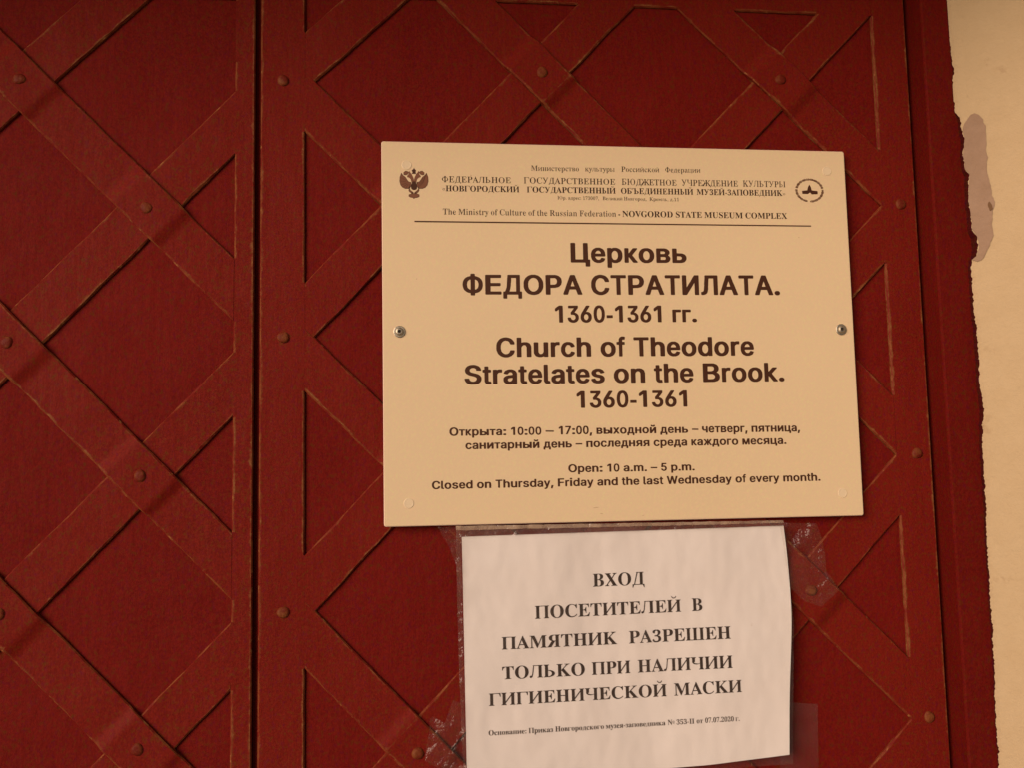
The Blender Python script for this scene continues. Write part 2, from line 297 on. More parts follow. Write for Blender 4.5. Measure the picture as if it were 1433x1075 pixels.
EMBLEM = [('wing', [(-197.54, 140.79), (-196.51, 138.99), (-194.24, 137.23), (-192.69, 134.72), (-191.3, 132.94), (-189.2, 132.61), (-189.04, 130.08), (-190.66, 126.8), (-194.16, 126.74), (-196.61, 127.78), (-198.34, 129.91), (-199.18, 133.51), (-198.91, 137.14)]), ('wing', [(-174.18, 137.6), (-173.98, 133.98), (-174.9, 130.33), (-176.69, 128.13), (-179.16, 127.0), (-182.68, 126.94), (-184.23, 130.17), (-184.03, 132.71), (-181.91, 133.11), (-180.49, 134.95), (-178.87, 137.52), (-176.56, 139.38), (-175.48, 141.21)]), ('head', [(-192.66, 137.26), (-192.3, 138.71), (-191.23, 139.82), (-191.39, 141.99), (-190.68, 142.91), (-189.64, 141.3), (-188.42, 139.87), (-187.05, 136.64), (-186.64, 134.83), (-186.68, 131.57), (-188.5, 132.08), (-189.35, 135.14), (-190.56, 136.57)]), ('head', [(-182.58, 136.72), (-183.83, 135.25), (-184.74, 132.15), (-186.57, 131.57), (-186.54, 134.83), (-186.1, 136.65), (-184.66, 139.95), (-183.41, 141.42), (-182.34, 143.08), (-181.64, 142.18), (-181.84, 140.0), (-180.8, 138.93), (-180.46, 137.49)]), ('claw', [(-195.45, 139.38), (-195.61, 141.19), (-194.02, 142.67), (-192.26, 142.52), (-191.4, 141.27), (-192.29, 139.8), (-193.7, 139.05)]), ('claw', [(-179.38, 139.32), (-180.78, 140.02), (-181.65, 141.46), (-180.76, 142.75), (-178.99, 142.96), (-177.42, 141.54), (-177.62, 139.72)]), ('leg', [(-191.0, 127.88), (-190.64, 128.61), (-190.66, 126.44), (-189.27, 124.83), (-187.18, 123.24), (-188.24, 122.32), (-190.33, 123.73), (-191.2, 124.98)]), ('leg', [(-182.17, 125.14), (-183.07, 123.85), (-185.19, 122.37), (-186.23, 123.26), (-184.11, 124.92), (-182.69, 126.57), (-182.66, 128.75), (-182.32, 128.03)]), ('crown', [(-186.43, 145.9), (-185.91, 144.64), (-184.69, 143.39), (-185.23, 142.11), (-184.72, 140.31), (-188.42, 140.24), (-187.7, 141.7), (-188.56, 143.32), (-186.97, 144.62)]), ('body', [(-188.5, 131.54), (-187.79, 133.0), (-186.65, 133.75), (-185.33, 133.04), (-184.64, 131.61), (-183.79, 128.73), (-184.34, 126.55), (-185.75, 125.62), (-187.51, 125.59), (-188.9, 126.47), (-189.41, 128.63)]), ('tail', [(-188.23, 123.23), (-186.77, 122.35), (-185.07, 123.28), (-184.03, 122.21), (-182.11, 121.52), (-182.13, 119.71), (-184.07, 118.78), (-185.82, 118.57), (-186.81, 117.83), (-187.93, 118.72), (-190.03, 119.04), (-191.25, 119.92), (-191.06, 121.37), (-189.3, 121.94)])]
LOGO_MARK = [[(179.39, 137.09), (180.63, 134.89), (181.36, 131.58), (186.76, 131.0), (187.18, 130.35), (186.83, 128.03), (181.16, 127.81), (179.54, 129.68), (177.56, 128.06), (172.15, 128.19), (171.93, 130.97), (177.07, 131.59), (177.9, 134.62)]]
LOGO_RING = ((179.23, 131.45), (192.01, 131.67), (179.78, 141.98))
RULE = [(-186.5, 97.18), (179.02, 97.64)]
SCREWS = [(-200.48, -1.14), (202.79, 0.7)]
PLUGS = [(-192.91, 148.19), (197.12, 150.32), (-193.86, -150.03), (195.81, -148.97)]
SCUFFS = [(-31.0, -157.2, 3.0, 0.35, 0.1), (-26.1, -162.6, 1.6, 0.35, -0.2), (-135.9, 139.9, 0.7, 0.5, 0), (166.7, 86.7, 0.6, 0.5, 0), (-185.1, 45.7, 0.5, 0.5, 0), (11.0, -165.0, 1.2, 0.25, 0.4)]
SLEEVE = [(-153.9, -170.3), (138.6, -172.2), (139.7, -216.9), (141.8, -266.7), (138.1, -315.7), (134.2, -381.0), (-147.5, -386.3), (-150.8, -370.6), (-152.7, -297.5), (-153.7, -238.3)]
TAPE_UPPER_LEFT = [(-169.8, -170.6), (-152.7, -171.0), (-149.8, -184.4), (-149.5, -208.5), (-151.2, -238.5), (-154.3, -202.4), (-160.2, -187.1)]
TAPE_LOWER_LEFT = [(-181.6, -354.5), (-177.8, -328.6), (-175.4, -327.6), (-165.9, -333.3), (-158.4, -314.9), (-150.0, -318.2), (-148.5, -373.6), (-156.0, -396.2), (-172.3, -369.4), (-182.3, -363.2)]
TAPE_UPPER_RIGHT = [(134.3, -174.0), (167.5, -175.5), (174.6, -192.7), (176.0, -218.0), (187.1, -234.7), (170.3, -249.1), (154.0, -243.6), (140.8, -230.7), (138.1, -204.4)]
TAPE_LOWER_RIGHT = [(132.4, -331.2), (165.7, -334.5), (163.2, -393.4), (128.0, -394.6)]

# ------------------------------------------------------------------ lettering outlines: key advance|loop|loop... in 1/200 of the cap height
GLYPHS = """s, 78|15,-44,38,-44,48,-40,64,20,68,27,66,35,60,38,29,38,24,37,19,32,16,9,11,-10,11,-20,7,-36,9,-41
s- 93|11,52,82,52,84,54,84,84,82,86,12,86,10,84
s. 78|32,-2,51,-1,60,4,66,9,68,17,67,30,56,41,47,43,31,43,22,40,16,35,9,23,11,15,15,8,20,3
s0 155|71,-3,84,-3,96,-1,114,8,122,15,131,30,139,50,144,75,144,125,140,148,132,168,122,185,114,191,104,198,84,203,64,202,48,195,38,189,23,167,17,150,13,131,13,119,11,115,11,84,13,80,13,68,17,49,23,31,40,9,57,0|75,30,64,37,60,42,53,60,49,88,49,110,53,140,59,156,64,162,71,168,80,170,84,169,92,162,104,138,107,113,107,88,104,62,96,43,84,31
s1 155|74,0,104,0,110,3,112,6,112,192,110,197,104,200,70,200,66,199,30,174,19,163,19,140,23,135,29,133,34,133,42,136,64,153,66,152,66,7,69,2
s3 155|71,-3,86,-3,99,-1,120,9,129,17,136,26,144,44,144,74,140,86,126,105,112,113,95,119,136,172,137,194,135,198,132,200,28,200,23,198,20,194,20,174,22,170,26,168,84,168,86,166,55,126,51,123,49,117,49,98,54,92,84,91,94,86,99,80,104,73,105,66,105,53,102,44,90,32,84,30,75,30,66,33,59,38,53,47,51,57,46,60,20,60,15,58,11,54,15,36,19,27,30,13,36,9,52,1
s5 155|68,-3,82,-3,99,0,116,8,125,16,135,28,142,46,144,53,144,77,135,104,117,125,102,132,90,135,68,135,58,133,60,165,64,168,127,168,132,169,136,176,136,194,132,199,127,200,32,200,24,196,19,166,19,152,13,100,14,97,20,93,28,92,50,92,60,99,68,102,75,103,80,102,86,100,95,92,102,77,103,62,101,50,93,38,84,31,73,30,62,35,55,43,50,58,19,59,14,57,11,53,11,47,16,30,28,15,46,3,56,-1
s6 155|70,-3,84,-3,97,-1,120,10,128,19,136,29,143,50,143,77,139,92,131,106,120,116,110,123,94,127,80,127,79,128,120,192,118,198,112,200,84,200,75,194,27,118,18,102,11,78,11,51,18,30,26,18,35,10,48,3,58,-1|76,29,68,32,58,40,54,49,51,60,51,68,55,82,59,90,68,96,79,98,84,97,97,87,102,75,103,62,102,52,94,38,86,31
s7 155|30,0,58,0,67,4,98,73,109,94,113,108,116,111,121,125,144,169,144,194,142,198,136,200,20,200,15,198,12,194,11,174,14,170,18,168,96,168,98,166,66,96,62,91,58,80,55,74,40,40,27,17,24,4
s: 93|38,-2,53,-2,62,0,70,3,78,8,82,15,82,25,76,36,66,41,55,43,30,42,20,37,14,31,11,22,14,10,24,3|40,100,58,101,70,105,77,110,82,116,82,127,80,133,76,138,70,142,56,145,36,145,23,141,15,134,11,123,15,110,26,104
sB 202|22,0,132,1,166,11,176,18,186,29,192,48,192,66,190,75,179,92,159,104,174,116,181,127,183,135,183,154,175,174,163,186,152,192,132,198,118,200,24,200,17,197,15,192,15,7,17,2|68,32,66,34,66,84,68,86,116,85,130,78,140,66,142,56,140,48,128,36,116,33,105,32|68,117,66,119,67,167,110,167,120,165,130,156,133,148,132,136,128,127,118,121,104,117
sC 202|95,-3,114,-3,132,0,160,12,182,32,191,51,193,64,191,68,186,71,155,71,149,68,140,48,136,43,120,33,108,31,94,32,84,37,73,45,61,60,54,88,54,112,56,123,62,141,74,156,84,163,92,167,102,169,120,166,130,161,139,154,149,133,155,129,186,129,191,132,193,135,192,144,189,154,181,168,166,184,156,191,138,198,114,203,97,203,78,200,56,192,45,185,30,171,21,156,14,142,10,125,9,88,11,70,21,44,30,29,45,16,55,9,78,0
sF 171|21,0,55,0,61,4,63,82,144,82,150,84,152,88,152,108,150,112,145,114,63,114,62,167,155,168,159,170,161,174,161,194,159,198,152,200,24,200,17,198,14,194,13,7,16,2
sO 217|98,-3,118,-3,138,0,160,8,172,17,186,30,200,53,205,66,208,82,208,117,206,128,203,140,189,166,172,183,160,192,127,202,92,202,72,197,54,189,31,170,21,154,14,138,10,121,10,78,15,60,22,44,29,34,40,22,56,9,80,0|104,31,92,34,78,43,64,60,57,82,56,112,61,134,64,140,74,153,83,160,92,166,105,169,112,169,126,166,140,158,153,142,161,117,161,82,154,60,140,43,120,32
sS 186|74,-3,118,-2,148,8,157,14,168,25,177,44,178,57,177,73,165,91,150,102,138,108,76,125,68,131,62,138,61,146,65,158,78,167,90,170,106,169,118,162,125,156,126,146,128,142,166,141,174,143,176,146,174,156,166,174,154,186,146,191,118,201,103,203,77,202,62,199,45,192,36,186,23,174,15,154,14,144,16,130,22,116,30,109,43,100,57,93,105,81,120,74,128,67,131,58,126,44,120,38,108,31,94,29,77,32,68,37,61,44,56,59,50,62,18,62,9,57,8,52,12,40,23,21,37,9,49,4
sT 171|70,0,100,0,105,2,107,6,107,166,110,168,157,168,162,170,164,174,164,194,162,198,158,200,15,200,9,198,6,194,6,174,11,169,15,168,62,168,64,166,64,7,66,3
sW 264|61,0,94,0,98,1,102,6,132,118,136,108,147,58,154,42,156,27,164,3,172,0,203,0,209,2,212,8,240,121,258,181,260,192,258,198,253,200,224,200,217,196,213,186,200,127,197,123,192,98,186,78,164,165,154,198,146,200,118,200,109,196,79,78,73,92,59,154,47,196,38,200,12,200,6,198,4,190,51,17,51,10,55,3
sa 155|51,-3,80,-3,101,4,108,0,136,0,142,2,144,5,144,108,143,115,140,123,128,139,108,150,90,154,68,154,52,151,26,139,15,124,11,117,10,112,15,108,38,102,47,102,54,105,60,114,68,121,82,123,92,119,99,108,99,99,98,96,53,91,36,86,16,73,9,64,7,52,7,40,9,27,14,19,28,6|68,28,60,30,52,38,52,52,55,56,64,60,98,64,99,52,92,38,80,29
sc 155|67,-3,94,-3,115,3,132,14,144,28,147,36,148,44,145,48,122,55,114,55,108,52,103,40,92,31,82,28,76,29,65,34,53,53,51,62,51,90,59,108,68,119,80,122,92,120,102,112,108,100,114,97,130,99,147,106,148,110,146,116,132,138,115,148,99,153,68,154,54,150,37,142,22,127,10,102,8,94,7,60,10,49,22,24,38,8,53,1
sd 171|67,-3,92,-3,100,-2,114,5,123,0,150,0,157,2,159,5,159,192,158,196,155,199,124,200,116,197,114,192,114,147,92,154,70,154,53,150,32,139,22,127,14,112,8,90,7,75,10,50,15,36,22,24,33,12,53,1|79,29,73,31,68,36,57,50,53,68,53,84,58,104,66,114,73,120,79,122,90,122,101,116,112,99,115,76,114,64,112,52,101,35,90,29
se 155|67,-3,100,-2,126,9,134,15,140,23,146,38,145,42,140,45,120,50,112,50,107,48,102,38,94,31,80,28,64,34,52,51,50,60,52,63,140,63,145,65,149,70,149,88,147,90,146,104,140,121,134,131,125,140,112,147,101,152,90,154,62,153,52,150,34,140,18,123,12,108,8,90,8,60,12,43,19,26,36,9,53,1|52,93,50,94,52,100,58,110,66,119,79,123,88,121,94,116,102,107,105,96,103,93
sf 93|30,0,54,0,58,2,61,6,61,120,64,122,80,122,86,124,87,127,86,150,80,152,64,152,61,154,61,169,64,174,84,175,87,178,91,196,90,202,84,206,76,208,56,208,45,204,38,199,29,188,25,178,24,153,8,152,4,150,1,146,1,127,3,125,9,122,24,122,25,120,25,5,26,2
sh 171|19,0,51,0,59,3,59,97,62,104,70,115,79,121,86,122,96,121,102,117,111,100,111,7,112,3,120,0,150,0,157,3,159,6,159,106,153,125,147,134,140,142,128,148,114,153,84,154,60,148,59,196,57,198,51,200,21,200,14,198,12,194,12,7,14,2
si 78|22,0,55,0,61,2,63,6,63,146,61,150,55,152,24,152,18,150,14,146,14,7,17,2|30,164,46,164,62,170,67,178,69,186,68,192,62,200,46,206,32,206,20,202,14,198,8,188,9,182,17,170
sk 155|18,0,48,0,55,3,56,7,56,55,58,58,77,38,88,22,105,2,110,0,145,0,151,2,153,6,146,18,136,27,91,86,146,142,148,146,146,149,140,152,108,152,103,151,88,139,86,135,60,109,56,108,56,194,54,198,48,200,20,200,14,198,12,194,12,7,14,3
sl 78|41,-1,66,0,74,3,76,7,72,28,64,31,55,31,52,36,52,194,50,198,45,200,19,200,12,197,10,192,10,28,19,10,28,3
sm 248|20,0,51,0,56,2,60,6,60,100,66,114,74,121,82,123,93,118,98,113,101,104,102,3,110,0,138,0,147,3,148,7,148,102,152,112,159,119,170,123,176,122,181,118,188,111,190,104,190,7,191,3,200,0,228,0,234,2,236,5,236,112,233,125,222,140,216,145,205,150,186,155,168,155,157,153,142,147,130,140,116,150,98,155,77,154,58,147,50,152,22,152,15,150,12,144,12,7,14,2
sn 171|19,0,51,0,59,3,60,7,60,100,64,108,70,116,79,121,86,122,96,121,102,117,105,113,111,100,111,7,112,3,120,0,150,0,158,3,159,7,159,106,149,133,140,141,128,148,106,154,84,154,60,147,55,150,49,152,21,152,14,149,12,144,12,7,14,2
so 171|71,-3,99,-3,112,0,130,8,140,16,148,25,158,42,161,50,163,82,161,100,155,114,147,127,134,141,112,151,99,154,68,153,54,149,36,140,20,123,11,102,8,90,8,60,11,49,20,28,40,8,55,1|79,29,68,36,58,50,53,68,53,84,58,102,66,114,80,122,90,122,100,118,112,104,117,86,117,66,113,48,108,41,96,30
sp 171|18,-52,49,-53,56,-50,57,-45,57,4,79,-3,103,-3,112,-1,138,11,145,19,157,37,163,62,162,96,157,113,152,123,145,132,134,142,116,151,102,154,79,154,68,152,56,146,54,150,47,152,20,152,13,148,12,144,12,-45,14,-50|82,29,70,35,63,46,58,55,56,80,58,97,69,114,80,122,92,122,102,117,112,106,117,90,118,70,116,57,110,42,97,30
sr 109|18,0,49,0,55,3,56,7,56,98,58,106,66,116,74,120,80,121,98,120,103,123,105,127,105,146,103,152,98,154,73,154,55,148,47,152,21,152,12,148,12,5,13,2
ss 155|62,-3,92,-3,114,2,130,10,140,20,147,34,147,56,138,71,128,79,114,86,68,96,60,104,60,112,64,118,70,122,80,124,91,120,99,113,102,106,108,103,116,103,143,110,145,113,144,119,131,138,110,150,92,154,66,154,55,152,29,140,22,134,14,120,12,108,13,98,22,82,28,76,43,68,55,64,92,56,100,50,100,40,98,36,90,30,80,28,70,29,64,31,56,38,51,49,46,51,23,48,15,46,9,42,9,34,13,25,28,9,40,3
st 93|59,-2,79,-1,88,2,90,5,88,21,85,28,79,31,64,30,61,38,61,120,64,122,80,122,85,125,87,127,87,146,84,150,80,152,62,153,61,180,58,185,53,186,30,186,23,184,21,181,21,153,9,152,2,148,2,127,8,122,20,122,21,120,21,31,23,25,29,13,33,8,46,1
su 171|64,-2,86,-2,112,5,120,0,150,0,158,4,159,144,157,149,150,152,120,152,112,148,111,144,111,55,103,38,92,31,86,30,79,30,70,34,62,45,59,52,59,148,50,152,21,152,13,148,12,144,12,47,14,34,24,18,33,8,51,1
sv 155|63,0,92,0,99,3,117,55,122,62,147,137,152,144,150,150,143,152,116,152,108,148,91,98,87,92,83,75,78,64,63,108,59,112,51,142,47,148,40,152,12,152,5,148,4,144,27,84,27,80,35,64,51,16,56,4
sy 155|28,-53,50,-54,62,-51,74,-44,82,-36,91,-19,117,55,122,62,147,137,152,144,150,150,143,152,116,152,108,148,91,98,87,92,83,75,78,64,63,108,59,112,51,142,47,148,40,152,12,152,5,148,4,144,55,6,51,-10,44,-21,28,-21,19,-26,15,-46,18,-50
sА 202|11,0,44,0,52,3,68,50,72,53,132,53,151,2,159,0,188,0,197,3,198,7,190,29,156,117,150,128,128,190,123,199,116,200,84,200,76,196,40,106,19,46,15,40,4,8,6,3|82,85,82,92,99,136,102,137,119,86
sД 201|12,-40,40,-41,46,-38,46,-3,49,0,155,0,156,-3,156,-34,158,-38,164,-41,186,-41,194,-38,194,27,188,32,176,32,175,34,175,194,174,198,168,200,58,200,51,196,41,76,31,44,26,34,23,32,10,31,6,25,6,-34,8,-38|70,32,69,34,78,60,82,86,84,119,86,123,88,146,88,166,92,168,134,168,136,165,136,34,134,32
sЕ 186|22,0,167,0,174,3,176,6,176,25,174,29,168,32,70,32,67,34,68,84,159,85,165,88,168,92,168,110,165,115,160,117,68,117,68,167,164,168,170,169,174,174,174,194,172,198,164,200,24,200,17,197,15,192,15,7,17,2
sИ 202|21,0,55,0,62,3,142,123,143,5,146,1,152,0,180,0,188,3,188,194,187,198,180,200,146,200,140,198,123,174,97,130,90,123,62,79,60,77,59,194,56,198,51,200,23,200,15,197,13,192,13,7,15,2
sЛ 196|13,0,34,0,54,6,66,15,75,30,82,62,82,80,89,166,92,168,138,167,139,5,142,2,148,0,176,0,182,3,184,7,184,192,182,198,174,200,57,200,48,196,47,194,47,176,41,115,41,96,35,45,26,33,14,32,7,28,7,4
sО 217|98,-3,118,-3,138,0,160,8,172,17,186,30,200,53,205,66,208,82,208,117,206,128,203,140,189,166,172,183,160,192,127,202,92,202,72,197,54,189,31,170,21,154,14,138,10,121,10,78,15,60,22,44,29,34,40,22,56,9,80,0|104,31,92,34,78,43,64,60,57,82,56,112,61,134,64,140,74,153,83,160,92,166,105,169,112,169,126,166,140,158,153,142,161,117,161,82,154,60,140,43,120,32
sР 186|21,0,55,0,61,3,62,7,63,68,110,69,138,75,152,82,170,100,177,123,178,138,176,152,172,164,167,172,150,188,128,197,110,200,24,200,15,196,14,192,14,7,16,2|64,101,62,104,63,167,104,167,112,165,124,156,129,142,129,127,124,114,119,108,104,102
sС 202|95,-3,114,-3,132,0,160,12,182,32,191,51,193,64,191,68,186,71,155,71,149,68,140,48,136,43,120,33,108,31,94,32,84,37,73,45,61,60,54,88,54,112,56,123,62,141,74,156,84,163,92,167,102,169,120,166,130,161,139,154,149,133,155,129,186,129,191,132,193,135,192,144,189,154,181,168,166,184,156,191,138,198,114,203,97,203,78,200,56,192,45,185,30,171,21,156,14,142,10,125,9,88,11,70,21,44,30,29,45,16,55,9,78,0
sТ 171|70,0,100,0,105,2,107,6,107,166,110,168,157,168,162,170,164,174,164,194,162,198,158,200,15,200,9,198,6,194,6,174,11,169,15,168,62,168,64,166,64,7,66,3
sФ 217|93,-9,122,-10,128,-8,130,-5,131,14,158,20,170,26,180,33,194,48,201,60,208,88,208,112,206,123,202,138,194,152,180,167,170,174,145,184,131,187,130,206,123,210,96,210,90,208,87,204,86,187,62,181,43,172,36,166,26,157,19,146,13,133,8,110,8,90,13,68,19,53,26,43,44,28,62,19,86,14,87,-6|84,49,76,52,61,64,55,75,51,100,55,125,62,137,76,148,84,151,87,148,87,51,86,50|132,49,130,51,130,148,132,151,144,146,157,135,164,117,166,102,164,84,159,68,145,54
sЦ 206|164,-40,194,-41,201,-39,204,-34,204,26,201,30,194,32,186,32,185,34,184,196,176,200,146,200,140,198,137,194,136,33,64,32,61,34,61,194,58,198,52,200,23,200,18,199,14,192,14,7,15,3,23,0,157,0,158,-3,158,-34,160,-38
sа 155|51,-3,80,-3,101,4,108,0,136,0,142,2,144,5,144,108,143,115,140,123,128,139,108,150,90,154,68,154,52,151,26,139,15,124,11,117,10,112,15,108,38,102,47,102,54,105,60,114,68,121,82,123,92,119,99,108,99,99,98,96,53,91,36,86,16,73,9,64,7,52,7,40,9,27,14,19,28,6|68,28,60,30,52,38,52,52,55,56,64,60,98,64,99,52,92,38,80,29
sв 160|19,0,104,0,116,2,132,8,143,18,152,34,153,49,151,57,145,67,130,80,144,94,147,104,147,114,145,123,132,139,116,148,97,152,22,152,14,149,12,144,12,7,14,2|56,32,55,34,56,62,94,62,105,56,106,49,105,38,99,33,92,32|56,93,55,96,55,117,56,120,86,120,93,118,100,112,101,106,100,102,92,94
sг 120|17,0,46,0,50,1,54,5,55,119,108,120,114,122,117,127,117,146,114,150,108,152,20,152,12,148,11,144,11,7,13,2
sд 174|9,-40,38,-41,45,-38,46,-34,46,-2,49,0,127,0,128,-3,128,-34,130,-38,136,-41,163,-41,170,-38,171,-34,171,26,165,32,150,32,149,34,149,144,146,150,140,152,48,152,39,148,34,84,30,58,26,46,19,34,17,32,7,31,3,25,3,-34,5,-38|66,32,66,38,70,43,73,60,80,118,82,120,105,120,106,117,106,34,104,32
sе 155|67,-3,100,-2,126,9,134,15,140,23,146,38,145,42,140,45,120,50,112,50,107,48,102,38,94,31,80,28,64,34,52,51,50,60,52,63,140,63,145,65,149,70,149,88,147,90,146,104,140,121,134,131,125,140,112,147,101,152,90,154,62,153,52,150,34,140,18,123,12,108,8,90,8,60,12,43,19,26,36,9,53,1|52,93,50,94,52,100,58,110,66,119,79,123,88,121,94,116,102,107,105,96,103,93
sж 206|11,0,40,0,47,2,82,50,83,6,86,1,116,0,122,3,123,7,123,47,125,48,134,38,159,2,165,0,193,0,200,2,201,8,151,76,157,87,163,92,200,144,200,149,192,152,165,152,158,150,132,113,125,104,123,106,123,144,122,149,116,152,86,151,83,146,83,104,82,102,47,150,42,152,15,152,7,150,7,142,55,77,6,10,6,3
sи 173|19,0,51,0,57,3,112,75,113,74,113,7,114,3,123,0,152,0,160,3,161,7,161,144,160,149,152,152,122,152,116,150,108,141,103,132,91,118,86,108,70,91,64,78,60,77,60,144,59,148,51,152,21,152,14,149,12,144,12,7,14,3
sй 173|19,0,51,0,57,3,112,75,113,74,113,7,114,3,123,0,152,0,160,3,161,7,161,144,160,149,152,152,122,152,116,150,108,141,103,132,91,118,86,108,70,91,64,78,60,77,60,144,59,148,51,152,21,152,14,149,12,144,12,7,14,3|77,160,101,161,122,170,131,178,136,189,138,194,138,205,130,208,106,208,99,205,94,193,86,189,79,192,75,204,68,208,44,208,38,206,34,202,34,196,43,177,58,166
sк 144|17,0,45,0,52,3,53,7,53,55,55,58,70,38,78,26,81,24,90,10,98,2,103,0,132,0,141,3,142,7,134,20,123,31,110,50,89,77,94,86,138,141,141,146,138,150,132,152,103,152,94,149,55,98,53,100,53,144,52,149,44,152,19,152,13,150,11,144,11,7,13,2
sл 166|8,0,30,0,43,3,55,9,64,22,71,36,75,66,77,118,80,120,106,120,109,118,109,7,110,3,118,0,145,0,152,3,154,7,154,144,152,150,144,152,44,152,36,149,32,140,32,99,28,50,24,38,20,33,9,32,2,26,2,6,4,3
sм 201|17,0,47,0,53,3,54,7,55,62,60,53,80,3,88,0,116,1,124,12,145,67,147,66,147,7,148,3,156,0,182,0,188,2,190,7,190,144,188,149,180,152,142,152,137,150,131,142,124,118,117,106,111,86,101,64,90,84,71,137,62,150,56,152,20,152,13,150,11,144,11,7,12,3
sн 172|19,0,51,0,59,3,60,7,60,60,62,62,111,62,112,7,114,3,123,0,152,0,159,3,160,7,160,144,159,149,150,152,122,152,114,149,112,144,112,97,110,94,61,94,60,144,58,149,50,152,21,152,14,149,12,144,12,7,14,3
sо 171|71,-3,99,-3,112,0,130,8,140,16,148,25,158,42,161,50,163,82,161,100,155,114,147,127,134,141,112,151,99,154,68,153,54,149,36,140,20,123,11,102,8,90,8,60,11,49,20,28,40,8,55,1|79,29,68,36,58,50,53,68,53,84,58,102,66,114,80,122,90,122,100,118,112,104,117,86,117,66,113,48,108,41,96,30
sп 172|19,0,53,0,58,2,60,5,60,117,62,120,112,119,112,5,114,2,123,0,152,0,159,3,160,7,160,144,158,150,150,152,22,152,14,149,12,144,12,7,14,3
sр 171|18,-52,49,-53,56,-50,57,-45,57,4,79,-3,103,-3,112,-1,138,11,145,19,157,37,163,62,162,96,157,113,152,123,145,132,134,142,116,151,102,154,79,154,68,152,56,146,54,150,47,152,20,152,13,148,12,144,12,-45,14,-50|82,29,70,35,63,46,58,55,56,80,58,97,69,114,80,122,92,122,102,117,112,106,117,90,118,70,116,57,110,42,97,30
sс 155|67,-3,94,-3,115,3,132,14,144,28,147,36,148,44,145,48,122,55,114,55,108,52,103,40,92,31,82,28,76,29,65,34,53,53,51,62,51,90,59,108,68,119,80,122,92,120,102,112,108,100,114,97,130,99,147,106,148,110,146,116,132,138,115,148,99,153,68,154,54,150,37,142,22,127,10,102,8,94,7,60,10,49,22,24,38,8,53,1
sт 140|55,0,84,0,91,3,92,7,92,119,94,121,130,121,136,123,138,127,138,148,136,150,130,152,12,152,3,148,2,127,5,123,11,121,47,121,49,119,49,7,51,2
sх 155|12,0,43,0,50,2,78,42,106,1,112,0,142,0,148,3,150,7,145,17,103,76,107,86,115,94,146,140,148,146,145,150,140,152,110,152,104,150,78,112,53,150,47,152,17,152,10,149,8,144,53,77,6,9,5,6,6,3
sц 177|135,-40,167,-41,172,-39,174,-34,174,26,170,31,157,32,155,34,155,144,154,148,145,152,116,152,109,148,108,33,62,32,59,34,59,146,56,150,51,152,22,152,15,150,12,144,12,7,13,3,23,0,127,0,128,-3,128,-34,130,-38
sч 165|113,0,144,0,150,2,153,5,153,144,152,148,143,152,114,152,107,148,106,80,104,78,98,77,80,76,74,77,66,82,58,96,57,149,50,152,21,152,15,150,12,144,12,92,15,78,19,70,29,59,49,48,66,44,105,45,106,4
sы 230|21,0,118,1,142,8,150,13,165,27,165,6,168,2,176,0,208,0,215,2,217,7,217,144,216,149,208,152,176,152,166,148,165,144,165,75,148,92,128,99,110,102,66,102,65,146,62,150,55,152,24,152,15,149,13,144,13,7,15,3|66,32,65,34,66,70,102,69,112,64,118,57,119,50,117,44,114,38,106,34,97,32
sь 163|19,0,99,0,112,2,130,8,140,16,150,30,154,40,155,56,152,70,143,84,133,92,116,99,106,101,58,103,58,148,56,150,51,152,21,152,15,150,12,146,12,7,14,2|60,32,58,34,59,70,92,69,101,65,107,57,108,50,107,45,99,35,88,32
sя 168|11,0,47,0,53,2,87,51,90,53,106,53,109,51,109,7,111,2,118,0,148,0,154,2,156,7,156,144,154,150,148,152,68,152,45,147,31,142,24,135,12,116,11,94,17,78,28,66,39,58,4,7,6,2|80,83,70,85,60,93,58,106,61,113,73,120,108,120,108,84
s– 155|7,70,146,70,152,72,155,75,155,96,152,100,145,102,9,102,2,100,0,94,0,75,3,72
b- 96|13,56,82,56,84,78,82,80,14,80,12,77
b. 74|31,-2,40,-2,51,3,58,17,58,25,53,35,40,42,31,42,21,36,14,24,14,16,19,5
b0 156|71,-3,84,-3,103,1,113,6,124,17,135,34,141,50,146,84,146,117,143,140,138,158,131,174,124,183,110,195,97,200,80,202,53,198,39,190,29,180,19,163,14,148,9,100,13,57,18,38,25,25,43,6,55,0|77,15,68,18,64,23,57,40,53,73,53,127,59,167,68,180,79,183,88,181,93,176,99,160,103,123,103,77,100,46,96,28,88,18
b2 156|11,0,142,1,143,45,142,58,127,57,120,39,108,31,38,31,108,100,122,117,132,134,136,150,134,170,127,183,114,193,88,201,55,201,31,194,22,187,15,180,11,168,12,154,18,145,28,139,47,137,47,152,52,172,58,181,70,185,82,183,89,176,93,165,94,148,89,123,77,100,56,75,10,28
b3 156|58,-3,90,-1,116,8,135,25,141,38,143,50,142,70,132,88,122,96,96,106,117,118,130,133,136,152,134,170,127,183,118,191,108,196,88,201,55,201,31,195,18,186,10,169,11,158,15,152,24,145,36,142,46,143,50,170,55,178,60,183,70,185,80,183,88,176,92,166,93,144,90,132,84,122,72,113,41,110,40,97,42,94,72,93,86,87,94,79,99,68,100,50,98,38,93,28,88,23,78,18,54,18,38,28,33,38,32,50,30,52,17,49,10,42,8,36,9,23,20,8,38,0
b5 156|59,-3,74,-3,97,1,112,8,125,17,134,29,139,42,141,68,137,86,131,97,122,106,110,113,92,119,78,121,40,118,43,166,46,168,106,168,113,162,117,148,130,148,132,176,130,199,29,199,25,198,18,103,30,98,49,102,70,102,78,100,92,88,98,70,98,50,94,34,84,23,76,18,57,17,46,22,38,30,31,50,24,49,14,43,11,28,19,12,31,3
b7 156|47,0,68,0,71,2,147,186,146,198,15,198,12,148,14,140,29,141,32,160,40,168,116,169,120,167
